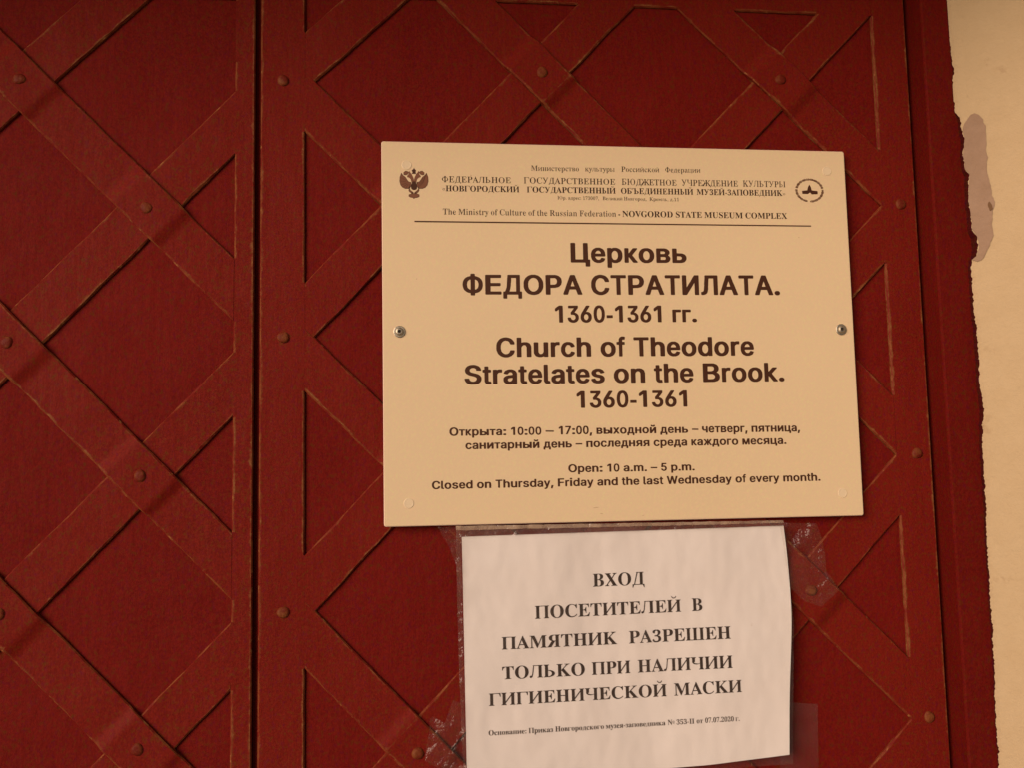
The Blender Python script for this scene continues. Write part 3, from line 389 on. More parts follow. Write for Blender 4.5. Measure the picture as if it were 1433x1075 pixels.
b: 84|35,-2,45,-2,55,3,62,17,62,25,56,35,44,42,36,42,25,36,18,24,18,16,23,5|35,94,45,94,55,99,62,112,62,120,56,131,44,138,36,138,25,133,18,119,18,112,23,102
bA 192|-3,0,55,1,55,7,40,10,33,19,34,30,45,56,48,58,112,57,124,25,124,18,122,13,116,10,102,7,103,0,194,1,194,7,184,11,174,25,98,204,90,204,20,28,11,13,-3,7|52,71,78,138,105,72
bC 206|105,-5,134,-3,160,6,176,17,190,30,196,40,188,45,172,29,161,21,134,11,123,10,106,12,96,16,86,23,77,34,71,46,64,77,64,125,72,162,84,181,94,189,108,194,127,194,140,190,157,179,173,160,184,136,190,135,192,138,192,202,190,204,185,204,178,194,170,191,125,204,101,204,78,199,60,191,47,181,31,165,20,146,12,114,12,86,16,66,26,43,38,26,57,10,79,0
bD 218|10,0,123,1,152,8,165,14,180,25,190,38,199,55,204,76,206,102,204,123,199,142,193,156,178,174,166,184,152,191,120,199,7,199,7,194,21,191,27,187,32,174,32,24,26,12,10,7|90,11,82,16,80,25,80,176,82,185,86,188,92,190,104,190,123,185,130,180,144,160,151,140,153,125,154,86,149,52,142,36,135,25,127,18,112,12
bE 194|7,0,176,1,188,63,180,62,166,36,152,24,142,18,120,13,94,12,84,16,80,26,81,98,104,95,114,88,122,75,127,53,132,52,134,54,134,150,132,152,126,150,122,132,110,115,98,109,81,108,80,174,82,185,92,189,114,189,142,183,158,171,164,160,168,141,174,140,175,142,174,200,8,199,8,194,21,191,28,187,33,170,33,28,28,14,22,9,7,6
bG 223|101,-4,134,-4,148,-2,168,2,194,12,196,16,196,64,198,72,205,78,219,80,220,86,217,87,122,86,122,80,142,77,149,68,150,23,144,12,132,6,114,6,100,10,85,22,77,32,69,52,66,68,64,112,67,140,71,158,78,172,92,188,108,194,127,194,143,188,158,178,175,156,184,136,190,135,192,138,192,202,190,204,184,204,178,194,170,191,125,204,100,204,75,198,55,188,40,174,26,156,19,142,13,118,12,92,17,64,27,42,46,20,60,9,86,-1
bI 114|7,0,108,1,107,7,90,11,84,17,80,30,80,174,81,181,86,187,92,191,106,193,106,200,7,199,8,193,28,188,32,182,33,174,33,27,31,20,26,14,7,7
bL 187|8,0,174,0,177,1,187,62,186,68,179,66,163,36,153,25,140,18,122,13,97,12,86,14,81,21,80,174,82,183,86,188,96,192,109,194,109,200,8,199,9,193,23,190,29,185,33,169,32,24,26,12,8,7
bM 278|7,0,72,0,74,1,73,7,60,9,53,13,47,25,47,168,118,1,125,0,128,2,200,172,199,24,193,13,175,7,174,1,176,0,270,0,270,7,258,9,251,14,246,28,246,172,251,186,258,190,270,192,270,199,198,199,140,64,82,199,7,200,8,193,27,188,31,184,33,174,33,28,28,14,19,9,7,7
bN 217|177,-5,184,-5,185,-3,186,178,192,188,210,194,211,199,148,200,145,198,146,193,167,187,171,178,172,75,70,199,9,200,9,193,18,189,33,170,33,25,29,13,22,9,9,7,9,1,70,0,73,1,72,7,60,9,53,13,47,26,47,150,49,152
bO 231|108,-5,142,-2,165,7,184,20,198,36,210,55,216,73,219,92,219,108,215,132,207,152,193,172,179,185,158,196,138,203,122,205,101,204,86,201,62,191,49,181,36,168,25,152,16,132,12,108,12,92,16,68,23,50,39,27,52,16,74,3,94,-3|114,5,101,8,90,15,80,25,73,38,65,72,64,119,70,156,81,178,97,191,116,195,128,193,138,188,145,182,153,170,159,158,164,138,167,98,164,60,160,43,154,28,147,19,138,11,126,6
bP 183|8,0,106,1,105,7,88,11,81,22,80,88,136,93,154,100,169,113,178,131,180,148,175,168,162,185,146,194,123,199,8,199,9,193,20,191,28,186,33,169,32,24,26,12,8,7|82,101,80,104,80,181,83,187,88,189,108,188,120,180,126,167,128,156,127,127,123,115,114,106,97,101
bR 208|8,0,106,1,105,7,88,11,81,22,80,90,82,93,90,92,148,1,211,1,211,7,198,12,190,22,139,98,168,112,177,123,182,135,182,160,178,170,168,183,150,193,120,199,8,199,9,193,20,191,28,186,33,169,32,24,26,12,8,7|82,103,80,106,81,182,84,187,90,189,106,189,114,187,125,178,131,167,133,158,133,138,130,125,122,112,110,105,100,103
bS 171|20,-5,26,-5,30,2,34,5,72,-4,98,-4,108,-2,130,7,148,24,156,40,158,54,157,72,150,90,136,105,124,114,66,143,54,156,53,172,57,183,70,193,80,195,101,193,115,185,125,174,135,160,142,141,148,140,149,142,148,204,142,205,138,197,132,195,94,204,70,204,48,196,29,176,22,154,22,140,25,125,30,115,44,101,57,91,110,63,120,51,122,34,119,25,114,16,103,9,86,7,66,10,52,19,45,27,35,44,28,68,21,69,19,66
bT 186|41,0,143,1,143,7,128,9,122,13,116,25,116,188,127,190,138,188,157,178,168,162,173,140,178,139,180,142,179,200,6,199,5,142,7,140,12,141,19,163,30,179,47,188,57,190,68,188,68,25,65,17,60,11,41,7
bU 216|105,-6,130,-4,150,2,169,17,178,31,185,62,186,176,191,187,208,193,207,200,146,200,144,198,145,193,166,187,172,174,172,57,169,43,160,25,144,14,128,10,108,11,94,18,84,31,80,47,80,178,86,189,105,194,106,199,7,199,8,193,22,190,28,185,32,174,32,60,34,45,40,26,51,12,66,2,86,-4
bV 188|94,-6,100,-6,102,-4,169,172,180,188,193,194,192,200,132,199,132,194,152,188,156,178,114,64,67,178,67,184,72,189,92,194,92,199,-3,200,-6,198,-5,192,6,189,10,185,20,166
bX 207|6,0,75,0,75,7,64,9,57,14,55,25,65,43,92,79,120,36,127,22,127,16,125,12,116,8,106,7,106,0,204,1,204,7,192,12,182,24,124,116,168,179,186,191,200,194,200,200,130,200,130,194,146,188,149,185,149,180,144,167,116,128,84,180,84,186,86,189,92,192,106,194,106,200,7,199,7,194,20,188,31,174,84,92,36,25,24,13,6,7
b« 120|54,19,56,20,56,32,26,66,56,100,55,114,10,66|104,19,106,20,106,32,76,66,106,100,105,114,60,66
b· 80|36,45,44,44,53,49,58,54,60,62,59,72,55,77,50,82,43,84,32,83,27,80,22,74,20,66,21,56,24,51
b» 120|14,19,60,66,16,114,14,100,44,66,14,32|64,19,110,66,66,114,64,100,94,66,64,32
bА 192|-3,0,55,1,55,7,40,10,33,19,34,30,45,56,48,58,112,57,124,25,124,18,122,13,116,10,102,7,103,0,194,1,194,7,184,11,174,25,98,204,90,204,20,28,11,13,-3,7|52,71,78,138,105,72
bБ 196|7,0,88,0,106,3,142,15,166,32,175,48,176,62,170,76,161,87,142,99,123,107,100,112,72,115,71,178,80,189,134,189,148,181,162,142,168,140,170,142,169,200,7,199,7,192,17,190,26,178,26,21,17,9,7,8|78,12,71,22,71,100,74,103,90,101,112,90,125,77,131,60,129,45,116,27,99,16
bВ 194|8,0,125,1,150,8,165,17,173,25,181,38,184,53,183,68,179,78,174,86,161,97,129,108,156,119,164,127,172,140,174,150,173,164,163,183,143,194,120,199,8,199,8,194,24,190,29,185,33,166,32,25,26,12,8,7|90,11,82,16,80,24,80,100,99,101,116,96,127,84,132,66,132,46,128,27,122,18,106,11|82,111,80,113,81,185,84,188,88,190,105,190,114,185,122,174,125,160,124,136,118,123,110,115,94,111
bГ 190|7,0,88,0,91,1,90,8,80,9,71,21,71,178,77,188,80,189,150,189,165,181,178,142,184,140,186,142,185,200,7,199,7,192,17,190,26,178,26,21,17,9,7,8
bД 208|9,-44,17,-43,18,-34,32,-4,36,0,172,0,176,-4,192,-43,200,-43,200,9,174,11,173,14,173,188,191,190,191,200,73,199,72,192,78,188,35,15,32,11,8,9|52,11,50,14,94,188,127,190,128,188,128,12,126,11
bЕ 194|7,0,176,1,188,63,180,62,166,36,152,24,142,18,120,13,94,12,84,16,80,26,81,98,104,95,114,88,122,75,127,53,132,52,134,54,134,150,132,152,126,150,122,132,110,115,98,109,81,108,80,174,82,185,92,189,114,189,142,183,158,171,164,160,168,141,174,140,175,142,174,200,8,199,8,194,21,191,28,187,33,170,33,28,28,14,22,9,7,6
bЗ 156|58,-3,90,-1,116,8,135,25,141,38,143,50,142,70,132,88,122,96,96,106,117,118,130,133,136,152,134,170,127,183,118,191,108,196,88,201,55,201,31,195,18,186,10,169,11,158,15,152,24,145,36,142,46,143,50,170,55,178,60,183,70,185,80,183,88,176,92,166,93,144,90,132,84,122,72,113,41,110,40,97,42,94,72,93,86,87,94,79,99,68,100,50,98,38,93,28,88,23,78,18,54,18,38,28,33,38,32,50,30,52,17,49,10,42,8,36,9,23,20,8,38,0
bИ 231|7,0,90,0,90,8,80,9,72,19,71,29,160,147,160,21,150,9,141,8,140,1,142,0,224,0,224,8,215,9,205,21,205,178,214,190,224,192,224,199,141,200,141,192,150,191,160,181,159,172,72,55,71,180,80,191,90,192,91,198,88,200,7,200,7,192,17,190,26,178,26,21,17,9,7,8
bЙ 231|7,0,90,0,90,8,80,9,72,19,71,29,160,147,160,21,150,9,141,8,140,1,142,0,224,0,224,8,215,9,205,21,205,178,214,190,224,192,224,199,141,200,141,192,150,191,160,181,159,172,72,55,71,180,80,191,90,192,91,198,88,200,7,200,7,192,17,190,26,178,26,21,17,9,7,8|110,222,127,223,140,230,150,242,156,259,145,260,138,248,131,240,125,237,114,236,101,241,94,248,87,260,77,260,78,250,85,238,97,227
bК 224|8,0,106,1,105,7,88,12,81,24,80,86,88,93,146,19,147,15,142,10,124,7,124,0,227,0,227,7,213,11,204,20,119,125,167,173,192,189,212,194,212,199,129,200,129,194,145,191,152,188,152,178,138,161,82,104,80,108,81,180,88,189,105,192,106,199,8,200,9,193,23,190,29,185,33,172,33,27,29,16,23,10,8,7
bЛ 212|16,0,28,1,45,15,52,48,56,55,71,183,73,188,75,189,132,189,140,180,140,21,130,9,120,8,120,1,204,1,204,8,194,9,185,22,185,180,194,191,204,192,204,200,53,199,52,190,57,188,58,186,43,62,30,34,19,36,12,34,6,29,2,21,5,7
bМ 278|7,0,72,0,74,1,73,7,60,9,53,13,47,25,47,168,118,1,125,0,128,2,200,172,199,24,193,13,175,7,174,1,176,0,270,0,270,7,258,9,251,14,246,28,246,172,251,186,258,190,270,192,270,199,198,199,140,64,82,199,7,200,8,193,27,188,31,184,33,174,33,28,28,14,19,9,7,7
bН 230|8,0,106,1,105,7,88,11,81,22,80,94,82,97,148,97,150,96,149,22,146,15,142,11,125,7,125,0,222,0,222,7,212,9,204,13,198,25,197,168,201,185,208,190,222,193,222,199,125,200,125,192,142,189,146,186,149,181,150,112,148,110,82,110,80,112,81,181,88,189,105,192,106,199,8,200,9,193,20,191,28,186,33,169,32,24,26,12,8,7
bО 231|108,-5,142,-2,165,7,184,20,198,36,210,55,216,73,219,92,219,108,215,132,207,152,193,172,179,185,158,196,138,203,122,205,101,204,86,201,62,191,49,181,36,168,25,152,16,132,12,108,12,92,16,68,23,50,39,27,52,16,74,3,94,-3|114,5,101,8,90,15,80,25,73,38,65,72,64,119,70,156,81,178,97,191,116,195,128,193,138,188,145,182,153,170,159,158,164,138,167,98,164,60,160,43,154,28,147,19,138,11,126,6
bП 231|7,0,88,0,91,1,90,8,80,9,71,21,71,180,80,189,152,189,160,181,160,21,150,9,140,8,140,1,224,0,224,8,215,9,205,21,205,178,214,190,224,192,224,199,7,200,7,192,17,190,26,178,26,21,17,9,7,8
bР 183|8,0,106,1,105,7,88,11,81,22,80,88,136,93,154,100,169,113,178,131,180,148,175,168,162,185,146,194,123,199,8,199,9,193,20,191,28,186,33,169,32,24,26,12,8,7|82,101,80,104,80,181,83,187,88,189,108,188,120,180,126,167,128,156,127,127,123,115,114,106,97,101
bС 206|105,-5,134,-3,160,6,176,17,190,30,196,40,188,45,172,29,161,21,134,11,123,10,106,12,96,16,86,23,77,34,71,46,64,77,64,125,72,162,84,181,94,189,108,194,127,194,140,190,157,179,173,160,184,136,190,135,192,138,192,202,190,204,185,204,178,194,170,191,125,204,101,204,78,199,60,191,47,181,31,165,20,146,12,114,12,86,16,66,26,43,38,26,57,10,79,0
bТ 186|41,0,143,1,143,7,128,9,122,13,116,25,116,188,127,190,138,188,157,178,168,162,173,140,178,139,180,142,179,200,6,199,5,142,7,140,12,141,19,163,30,179,47,188,57,190,68,188,68,25,65,17,60,11,41,7
bУ 204|48,0,62,0,84,4,100,23,111,49,131,66,125,82,173,190,203,191,203,200,132,199,134,191,158,191,159,188,116,99,66,188,68,191,79,192,79,200,-3,199,-2,191,18,190,93,52,85,34,74,23,67,34,60,39,50,40,37,34,32,23,33,12,38,5
bХ 207|6,0,75,0,75,7,64,9,57,14,55,25,65,43,92,79,120,36,127,22,127,16,125,12,116,8,106,7,106,0,204,1,204,7,192,12,182,24,124,116,168,179,186,191,200,194,200,200,130,200,130,194,146,188,149,185,149,180,144,167,116,128,84,180,84,186,86,189,92,192,106,194,106,200,7,199,7,194,20,188,31,174,84,92,36,25,24,13,6,7
bЧ 214|125,0,207,0,209,1,208,8,198,9,189,22,189,180,198,191,208,192,208,199,125,200,125,192,134,191,144,180,144,102,130,97,104,96,70,103,56,111,46,123,64,125,65,180,75,191,84,192,84,199,1,200,1,192,11,191,20,181,20,120,24,110,36,98,56,87,84,82,110,83,144,94,144,21,134,9,125,8
bШ 310|7,0,302,0,303,8,292,9,283,21,283,178,292,190,303,192,303,199,218,199,218,192,228,191,238,180,238,21,230,11,186,11,177,21,177,180,186,191,196,192,197,198,194,200,113,200,112,192,123,191,132,180,132,21,124,11,80,11,71,21,71,180,80,191,90,192,91,198,88,200,7,200,7,192,17,190,26,178,26,21,17,9,7,8
bЪ 248|65,0,148,0,180,7,200,15,218,26,228,37,233,48,234,62,231,72,223,82,208,95,180,107,158,112,130,115,129,198,128,200,12,200,10,198,10,142,12,140,18,142,34,183,47,189,82,189,84,188,84,21,75,9,64,8|136,12,129,22,129,100,132,103,148,101,170,90,183,77,189,60,187,45,174,27,157,16
bЫ 266|7,0,90,0,126,17,139,27,148,42,151,52,151,62,147,75,138,87,126,98,110,106,71,115,71,180,80,191,90,192,90,200,9,200,6,198,7,192,17,190,26,178,26,21,17,9,7,8|177,0,258,0,261,1,261,8,250,9,241,22,241,180,250,191,261,192,260,200,178,200,176,198,176,192,187,190,196,178,196,21,186,9,176,8|77,13,71,22,71,100,73,103,88,98,103,88,112,74,115,60,112,40,104,27,88,16
bЬ 194|7,0,90,0,123,7,142,15,156,23,166,32,173,43,176,52,175,66,166,82,156,90,142,99,123,107,100,112,72,115,71,180,80,191,90,192,90,200,9,200,6,198,7,192,17,190,26,178,26,21,17,9,7,8|78,12,71,22,71,100,74,103,90,101,112,90,125,77,131,60,129,45,116,27,99,16
bЯ 208|-2,0,60,1,118,92,122,93,127,93,128,90,127,23,125,17,120,11,103,7,103,1,200,0,200,7,182,12,176,24,175,169,180,186,188,191,200,193,200,199,88,199,58,193,40,183,30,170,26,160,25,140,28,128,41,112,69,98,12,14,7,9,-2,7|108,103,90,109,81,118,75,138,75,158,79,172,88,184,103,189,118,189,125,186,128,176,128,104
bа 151|36,-4,48,-4,68,1,86,14,97,-1,106,-4,118,-4,130,0,144,12,140,17,134,15,129,18,128,104,121,123,108,134,80,140,56,139,30,130,19,119,15,110,15,97,20,88,30,84,43,85,52,94,54,104,46,120,47,125,52,128,62,130,75,129,82,125,87,113,86,84,56,74,32,63,18,51,11,40,9,23,13,10,23,1|62,15,55,21,52,30,54,50,58,57,66,66,86,74,87,72,87,27,77,18,70,15
bв 148|4,0,101,1,123,8,132,16,140,27,142,40,140,51,136,57,126,66,102,75,121,82,129,90,133,97,133,114,127,125,110,134,98,137,4,137,4,134,19,128,22,125,23,114,22,16,18,8,4,5|68,8,64,12,63,17,63,68,64,70,73,70,86,66,94,58,98,49,98,27,95,18,87,10,80,8|64,77,63,80,64,128,70,131,82,130,88,125,91,119,93,100,91,90,81,80
bг 144|4,0,68,0,71,1,70,5,64,6,56,15,56,123,60,128,64,130,114,130,123,125,134,98,142,97,143,100,142,137,4,138,4,133,11,132,18,123,18,15,11,6,4,5
bд 158|5,-30,14,-30,26,-3,30,0,128,0,132,-3,144,-29,154,-29,154,7,134,8,133,10,133,130,147,132,147,138,54,137,53,133,57,127,25,10,23,8,4,6|42,8,42,18,73,130,94,131,95,128,95,9,92,8
bе 132|57,-4,77,-4,100,4,114,17,124,31,118,37,101,21,94,19,80,19,68,25,56,40,52,58,52,73,122,73,124,75,121,102,110,123,94,135,75,140,64,140,48,136,30,124,16,106,9,82,10,50,20,23,37,4|53,84,51,99,57,123,66,130,79,129,83,125,87,114,88,85
bз 118|42,-2,70,-1,86,3,101,13,109,26,111,42,108,54,97,65,75,74,92,82,101,92,105,100,105,114,101,123,91,132,80,137,68,139,40,139,30,137,16,131,6,119,6,110,10,104,14,101,26,98,36,99,39,115,47,126,55,127,60,125,66,120,69,112,69,99,62,84,50,77,30,77,28,75,29,66,56,63,65,58,71,51,74,34,68,20,56,12,43,12,30,22,26,34,24,36,12,34,4,25,6,12,13,6,24,1
bи 176|4,0,70,0,70,5,64,6,56,13,57,22,120,97,120,15,112,6,105,5,105,1,172,0,172,5,165,6,158,15,158,123,165,131,172,133,172,137,105,138,105,133,114,131,120,125,120,119,56,44,56,123,64,132,70,133,70,137,4,138,4,133,11,132,18,123,18,15,11,6,4,5
bк 170|4,0,82,0,82,5,68,8,64,15,63,57,66,62,98,27,109,12,106,6,92,5,92,0,174,0,174,5,164,8,158,13,93,86,134,123,152,132,163,133,164,137,96,138,97,133,113,130,113,123,103,110,64,76,63,80,64,125,68,130,82,132,82,137,4,138,5,133,12,132,21,127,23,117,23,20,19,9,12,6,4,5
bм 206|3,0,55,0,57,1,55,6,48,6,40,9,36,23,36,106,85,1,94,0,97,1,144,109,146,106,145,15,140,8,128,5,128,1,202,0,202,5,188,9,184,21,184,117,188,128,201,132,203,137,144,138,104,49,100,52,62,138,3,138,3,134,18,130,22,123,22,17,17,8,3,5
bн 175|4,0,82,1,82,5,70,7,64,14,63,64,66,67,110,67,112,66,112,18,106,8,93,5,93,0,170,0,170,5,158,9,152,18,152,120,157,129,170,132,170,137,93,138,94,132,108,129,112,121,112,77,110,76,66,76,63,78,64,125,73,132,82,132,82,138,4,138,5,133,19,128,23,116,22,15,18,8,4,5
bо 148|63,-4,90,-3,112,7,128,25,138,50,139,78,136,94,130,108,114,127,98,136,86,139,62,139,48,135,35,127,27,120,18,108,9,82,9,53,14,36,21,23,38,6,49,0|70,5,64,7,59,12,54,25,51,56,52,98,55,115,60,125,68,131,79,131,88,124,94,110,96,94,96,38,94,23,90,13,82,6
bп 176|4,0,68,0,71,1,70,5,64,6,56,15,56,123,64,130,114,130,120,125,120,15,112,6,105,5,105,1,172,0,172,5,165,6,158,15,158,123,165,131,172,133,172,137,4,138,4,133,11,132,18,123,18,15,11,6,4,5
bр 163|9,-60,86,-60,86,-54,72,-51,66,-43,65,12,84,-2,92,-4,108,-4,127,4,135,12,144,25,153,54,154,74,152,90,142,116,134,127,125,134,108,140,90,139,78,133,64,118,62,136,10,135,10,130,20,125,23,115,23,-40,19,-50,9,-55|84,12,75,16,65,30,65,102,70,112,76,118,84,122,92,122,103,115,107,106,111,80,111,55,109,38,103,22,94,14
bс 129|58,-4,78,-4,94,0,114,13,124,26,118,31,100,18,86,17,77,19,62,30,52,52,49,76,50,100,54,115,62,127,70,130,79,130,84,127,87,120,87,100,94,92,110,90,116,94,120,99,122,110,118,123,108,133,97,138,68,140,43,131,24,115,17,104,11,88,9,77,9,54,18,26,34,7,49,-1
bт 141|29,0,110,1,110,5,101,6,94,9,90,19,90,130,92,131,102,130,116,123,126,111,130,97,138,96,139,99,138,138,3,137,2,100,4,97,12,98,16,113,26,124,38,130,48,131,50,130,50,19,47,10,40,6,29,5
bу 132|20,-62,32,-61,42,-58,58,-40,72,-9,115,110,123,125,132,130,131,136,90,135,90,130,100,128,104,125,104,114,82,54,56,120,60,127,70,130,70,136,-1,135,-1,130,7,127,14,115,61,-3,54,-26,40,-43,34,-42,31,-27,28,-21,23,-18,10,-18,0,-26,-3,-40,1,-52,7,-57
bя 158|-3,0,47,0,94,64,95,62,95,15,88,8,77,5,77,1,154,0,154,5,145,6,138,10,135,22,135,116,138,127,145,132,154,133,155,137,60,137,40,132,26,124,20,115,17,106,19,88,29,78,50,66,9,12,3,6,-3,5|84,71,77,72,66,79,59,96,59,108,64,123,70,128,78,130,90,130,95,125,95,73
b№ 313|177,-5,184,-5,185,-3,186,178,192,188,210,194,211,199,148,200,145,198,146,193,167,187,171,178,172,75,70,199,9,200,9,193,18,189,33,170,33,25,29,13,22,9,9,7,9,1,70,0,73,1,72,7,60,9,53,13,47,26,47,150,49,152|222,40,300,40,301,49,299,50,222,50|255,66,270,67,286,76,297,90,301,106,299,125,292,137,282,148,266,154,250,153,238,146,226,133,221,116,222,98,230,82,242,71|258,76,249,82,242,92,239,104,239,116,242,128,247,137,254,143,264,144,272,140,278,132,282,120,283,106,280,92,274,82,265,76
r, 74|23,-38,47,-24,52,-7,53,-2,48,0,52,25,44,40,40,42,28,40,20,24,23,8,36,-5,36,-17,20,-34
r. 74|31,-2,44,-1,52,17,50,29,44,40,40,42,28,40,20,24,21,12
r0 156|71,-3,84,-3,97,1,118,17,135,50,140,84,139,127,126,172,110,191,80,202,49,193,30,174,20,146,15,100,19,57,28,29,48,6|70,15,58,23,51,40,47,73,47,127,51,160,57,176,66,183,84,184,99,176,105,160,109,123,108,62,99,24,90,16
r1 156|34,0,136,1,135,15,108,15,100,25,98,200,80,200,46,175,18,163,22,150,19,146,29,143,38,146,36,150,57,172,70,170,70,28,64,16,34,15
r3 156|58,-3,94,1,116,12,129,25,137,50,136,70,126,88,116,96,90,106,111,118,124,133,130,152,128,170,121,183,112,191,77,202,55,200,36,194,24,186,16,169,20,153,29,144,36,142,46,143,40,146,43,167,49,178,57,184,86,183,94,176,99,162,98,138,90,121,78,113,46,108,47,94,84,91,102,75,106,50,99,28,80,17,53,17,40,21,30,31,27,40,32,44,31,51,22,51,12,44,16,40,14,25,20,15,34,4
r7 156|53,0,64,1,84,47,90,51,98,68,139,167,134,170,141,187,140,199,20,198,19,166,13,163,14,140,29,141,34,168,120,167,75,66,70,51,71,46
r: 84|35,-2,48,-1,56,17,54,29,48,40,44,42,32,40,24,24,25,12|35,94,48,96,56,112,54,125,48,137,44,138,32,137,24,119,25,108
rC 206|105,-5,132,-2,154,6,180,20,196,40,188,45,159,18,140,11,106,11,82,22,65,46,58,77,58,125,66,162,78,182,90,190,110,195,132,194,154,186,170,172,175,165,171,162,184,136,190,135,192,162,186,166,186,190,192,192,190,204,185,204,178,194,170,191,118,204,84,199,53,181,38,165,26,146,18,114,18,86,22,66,32,43,45,26,64,10,84,0
rF 178|14,0,106,1,106,7,84,11,76,20,74,97,98,98,114,92,112,88,120,76,125,53,132,52,133,88,127,92,127,114,133,118,133,150,125,150,112,113,99,109,75,110,74,182,78,187,84,189,123,189,142,185,155,178,152,174,161,160,165,142,172,140,173,174,167,178,166,200,12,199,13,192,26,190,35,184,39,167,38,25,31,12,14,7
rM 278|13,0,68,1,67,7,46,14,50,17,46,32,47,169,52,169,55,165,116,20,112,15,118,1,125,0,133,15,128,19,145,60,155,68,201,175,206,172,206,31,201,15,181,7,180,1,264,0,264,7,245,14,240,28,240,172,245,186,264,192,265,199,204,199,193,176,185,172,140,64,136,63,132,64,76,199,13,200,14,193,33,188,39,174,33,167,33,29,29,17,33,14,13,7
rR 208|14,0,100,1,99,7,82,11,75,22,74,90,77,93,96,92,155,1,204,1,204,7,192,12,184,22,133,98,162,112,176,135,176,160,162,183,143,193,114,199,14,199,15,193,34,186,39,169,38,24,31,12,14,7|76,103,74,176,77,186,84,189,110,189,126,184,135,172,139,158,139,138,133,118,116,105
rT 186|47,0,138,1,137,7,116,13,110,25,110,188,134,190,159,181,172,142,178,139,180,174,174,178,173,200,12,199,11,178,5,174,7,140,12,141,16,158,26,174,23,178,29,183,51,190,74,188,74,25,66,11,47,7
ra 151|37,-4,48,-4,66,3,82,15,92,15,106,-4,118,-4,141,16,123,18,122,104,115,123,102,134,80,140,64,140,36,130,23,114,21,97,25,86,30,84,43,86,47,94,48,104,40,121,47,128,80,129,88,125,93,113,92,84,38,63,28,55,18,43,15,31,17,15,24,4|56,15,49,21,46,30,46,43,51,56,68,70,80,74,92,74,93,27,77,15
rd 163|54,-4,68,-4,99,16,104,14,104,2,99,0,100,-4,149,6,148,12,136,18,134,27,132,200,83,198,84,194,100,188,104,181,103,125,92,124,73,139,55,139,32,122,21,104,15,78,17,40,34,9|68,12,55,19,48,36,48,100,58,120,66,123,88,123,99,117,104,106,104,34,92,16
re 132|59,-4,77,-4,94,4,110,18,116,20,124,31,118,37,101,21,75,19,62,25,50,40,46,73,118,75,117,94,109,115,95,131,75,140,54,136,35,123,22,106,15,82,16,50,25,25,38,8|47,84,46,106,53,124,62,130,82,130,88,127,94,110,94,85
rf 94|13,0,82,1,81,6,64,11,59,22,59,120,83,125,82,136,59,138,59,180,62,190,66,194,90,194,93,190,87,174,91,162,88,158,96,156,107,158,110,176,103,192,84,204,68,204,42,190,31,172,29,137,13,135,14,123,29,120,29,22,25,10,12,6
rh 167|15,0,73,1,73,6,62,10,59,19,59,102,73,117,86,119,103,117,109,104,109,19,104,9,96,6,96,1,154,1,153,6,142,12,139,21,139,102,134,121,124,134,104,140,86,132,73,119,60,119,57,200,14,198,15,194,26,188,29,180,29,20,24,10,15,6
ri 87|15,0,73,1,72,6,62,12,59,21,57,136,15,135,16,130,26,126,29,117,29,21,25,10,15,6|39,160,52,160,60,176,60,188,50,203,37,202,28,186,29,174
rl 88|15,0,73,1,72,6,62,12,59,21,57,200,15,198,16,194,26,189,29,181,29,21,25,10,15,6
rn 167|15,0,73,1,73,6,62,10,59,19,59,102,73,117,86,119,103,117,109,104,109,19,104,9,96,6,96,1,154,1,154,6,144,9,140,16,139,102,134,121,125,133,103,140,82,130,72,119,62,118,57,136,15,135,15,130,24,127,29,115,29,20,24,10,15,6
ro 148|69,-4,94,0,111,12,127,34,133,57,132,84,121,112,102,131,79,140,54,135,34,121,21,102,14,73,17,45,28,22,44,6|64,5,53,13,47,29,47,106,56,128,64,131,84,131,95,123,101,104,101,29,97,16,90,7
rr 126|15,0,80,1,80,6,64,11,60,18,60,94,67,108,80,114,94,112,103,98,117,100,121,121,110,138,96,138,73,115,62,111,58,112,57,136,16,135,16,130,26,126,29,117,29,21,25,10,15,6
rs 127|17,-4,22,-4,30,4,38,4,60,-4,76,-4,89,3,100,15,107,36,103,62,90,76,47,100,40,115,44,124,54,130,80,129,89,125,86,121,101,98,106,97,107,121,102,124,101,132,106,135,106,140,86,134,66,140,55,140,40,133,29,121,22,100,26,80,40,64,82,41,89,34,90,21,84,11,76,7,46,8,34,16,37,19,24,45,18,46,16,19,22,16,22,6,17,3
rt 100|47,-4,60,-4,70,1,86,17,92,19,97,27,90,32,82,21,76,18,64,19,58,26,57,120,85,125,84,136,57,138,57,162,63,166,63,185,60,186,56,185,42,166,45,162,40,156,15,131,16,123,27,120,28,19,34,5
ru 165|49,-4,66,-4,94,16,101,17,106,15,106,2,101,0,102,-4,152,7,152,12,140,16,136,26,135,136,89,135,90,130,103,125,106,116,106,29,97,19,82,16,62,18,56,30,55,135,12,135,12,130,22,125,26,115,28,22,36,5
ry 132|20,-62,32,-60,50,-44,56,-42,62,-34,78,7,74,14,84,43,88,51,95,53,123,125,120,127,126,131,125,136,96,135,96,130,106,127,104,114,80,52,73,57,50,120,54,127,64,130,64,135,5,135,5,130,12,127,20,115,62,12,57,9,61,-3,58,-18,40,-43,28,-42,25,-19,17,-17,7,-19,3,-34,4,-45,9,-53
rА 192|3,0,50,1,49,7,30,14,34,17,34,30,48,58,117,57,130,18,123,10,108,7,108,0,189,1,188,7,174,15,163,36,101,184,105,188,98,204,92,205,88,200,84,188,89,186,72,142,64,138,38,74,42,70,39,60,31,56,13,17,16,14,3,7|52,71,77,138,83,140,111,72
rБ 196|13,0,82,0,100,3,136,15,161,33,169,48,170,62,164,76,155,87,116,107,66,115,65,178,74,189,140,189,151,184,149,180,162,142,168,140,170,180,164,184,163,200,12,199,12,192,23,190,32,178,32,21,23,9,12,8|73,11,65,21,65,102,96,101,114,93,128,82,137,62,136,48,127,31,114,21,94,13
